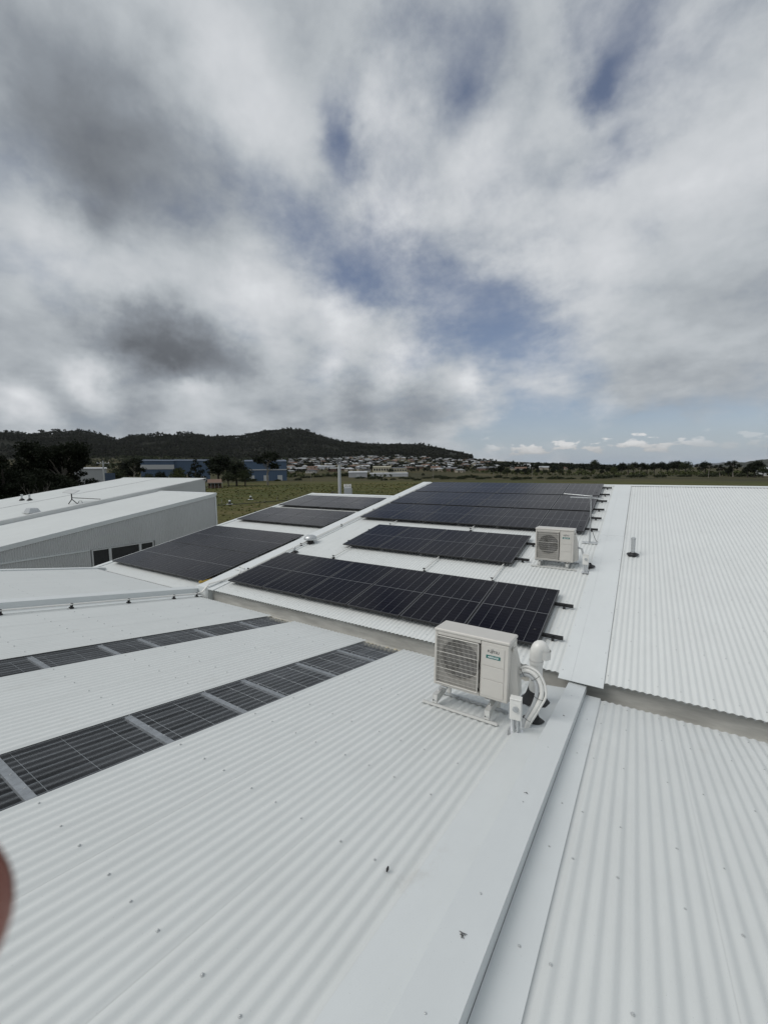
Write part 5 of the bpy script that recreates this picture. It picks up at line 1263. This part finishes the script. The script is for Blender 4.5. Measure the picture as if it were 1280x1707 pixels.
# small things in the field
def gpt(px, py): az, el = azel(px, py); d = 8/math.tan(-el); return math.sin(az)*d, math.cos(az)*d, -8.0, az
for (px, py, lab) in ((383, 841, 'small dark bore head with pale cap, nearer of the two in the field'), (418, 833, 'small dark bore head with a white cap, farther of the two in the field')):
    x, y, z, az = gpt(px, py); r = empty('bore_head', (x, y, z), (0, 0, -az))
    b = MB(); b.bbox(-.7, .7, -.5, .5, 0, .12, .03); b.build('pad', M['flash'], r)
    b = MB(); b.lathe([(.32, .12), (.30, .5), (.20, .62), (.22, .70)], 10); b.build('casing', M['rubber'], r)
    b = MB(); b.lathe([(.16, .70), (.26, .74), (.26, .95), (.12, 1.05)], 10); b.build('cap', M['flash'], r)
    tag(r, lab, 'bore head')
for k, (px, py) in enumerate(((370, 839), (441, 838), (462, 835), (481, 833))):
    x, y, z, az = gpt(px, py); b = MB(); b.bbox(-.05, .05, -.05, .05, 0, .95, .01); b.box(-.051, .051, -.051, .051, .951, .96)
    o = b.build('marker_post', M['bark']); o.location = (x, y, z); tag(o, '%s from the left of the short pale marker posts in the field' % rp(k), 'post')
# pale worn patches and clods round the bore heads
rs_ = random.Random(8); b = MB()
for k in range(70):
    x, y, z, az = gpt(rs_.uniform(366, 470), rs_.uniform(834, 850)); s_ = rs_.uniform(.15, .6); vs = []
    n = 6
    for j in range(n): a = 2*PI*j/n; vs.append((x+s_*2*rs_.uniform(.6, 1.1)*math.cos(a), y+s_*rs_.uniform(.6, 1.1)*math.sin(a), z+.01))
    vs.append((x, y, z+.03+s_*.16)); b.add(vs, [(j, (j+1) % n, n) for j in range(n)])
tag(b.build('soil_clods', mat('dry_soil', (.13, .11, .06), .95, spec=.1, var=.3, vscale=1)), 'pale dry clods of soil scattered around the bore heads', 'soil', kind='stuff')
# grass tussocks on the near field
rg = np.random.default_rng(61); n = 2600; az = rg.uniform(azel(340, 820)[0], azel(700, 820)[0], n); rr = rg.uniform(40, 230, n); x = np.sin(az)*rr; y = np.cos(az)*rr; s_ = rg.uniform(.08, .24, n)*(1+rr/200)
an = rg.uniform(0, 6.28, n); tx_ = np.stack([np.cos(an), np.sin(an), an*0], -1)*s_[:, None]; c = np.stack([x, y, np.full(n, -8.02)], -1); up_ = np.stack([rg.normal(0, .1, n), rg.normal(0, .1, n), s_*.9], -1)
V = np.stack([c-tx_, c+tx_, c+tx_*.6+up_, c-tx_*.6+up_], 1).reshape(-1, 3)
o = bpy.data.objects.new('grass_tussocks', np_mesh('grass_tussocks', V, np.arange(n*4).reshape(-1, 4), mat('dry_grass', (.085, .085, .032), .9, spec=.1, var=.4, vscale=.2))); C.objects.link(o); tag(o, 'rough olive grass tussocks over the open field', 'grass', kind='stuff')

# ------------------------------------------------------------------ the photographer's finger at the lens
d = .030
def fpt(px, py, dd): v = fw+(px-640)/F_PX*r2-(py-853.5)/F_PX*u2; return Vector(v)*dd
tip = fpt(-46, 1510, d)
ax = (-r2*.86 - u2*.40 + fw*.05).normalized(); nrm = (-fw); sd_ = ax.cross(nrm).normalized(); nrm = sd_.cross(ax).normalized()
prof = [(0, .0006), (.0006, .0030), (.0018, .0050), (.004, .0066), (.008, .0078), (.014, .0083), (.020, .0080), (.025, .0084), (.030, .0086), (.036, .0083), (.044, .0086), (.050, .0094), (.056, .0092), (.066, .0098), (.076, .0108), (.084, .0125), (.090, .0120), (.095, .006)]
vs = []; fs = []; n = 24
for k, (t, rad) in enumerate(prof):
    c = tip+ax*t - nrm*(.00012*(t*1000)**1.3*.12)
    for j in range(n): a = 2*PI*j/n; vs.append(c+sd_*math.cos(a)*rad+nrm*math.sin(a)*rad*.88)
for k in range(len(prof)-1):
    for j in range(n): fs.append((k*n+j, k*n+(j+1) % n, (k+1)*n+(j+1) % n, (k+1)*n+j))
fs += [tuple(range(n)), tuple(reversed([(len(prof)-1)*n+j for j in range(n)]))]
fo = link('person', [v-tip for v in vs], fs, M['skin'], None, True); fo.location = tip
tag(fo, 'fingertip of the person taking the picture, blurred reddish brown at the left edge', 'person')
vs = []; fs = []
for i in range(7):
    for j in range(7):
        a = math.radians(235+70*j/6); t = .0015+.0105*i/6; rad = np.interp(t, [p[0] for p in prof], [p[1] for p in prof])+.0002
        vs.append(ax*t+sd_*math.cos(a)*rad+nrm*math.sin(a)*rad*.88)
for i in range(6):
    for j in range(6): q_ = i*7+j; fs.append((q_, q_+1, q_+8, q_+7))
link('nail', vs, fs, M['nail'], fo, True)

# ------------------------------------------------------------------ the air
vm_ = bpy.data.materials.new('thin_air'); vm_.use_nodes = True; t_ = vm_.node_tree; t_.nodes.clear()
pv_ = t_.nodes.new('ShaderNodeVolumePrincipled'); pv_.inputs['Color'].default_value = (.88, .92, .97, 1); pv_.inputs['Density'].default_value = HAZE
o_ = t_.nodes.new('ShaderNodeOutputMaterial'); t_.links.new(pv_.outputs[0], o_.inputs['Volume'])
b = MB(); b.box(-25000, 25000, -25000, 25000, -9.5, 420); tag(b.build('haze', vm_), 'thin pale haze over the plain and hills', 'haze', kind='stuff')
#@@END@@
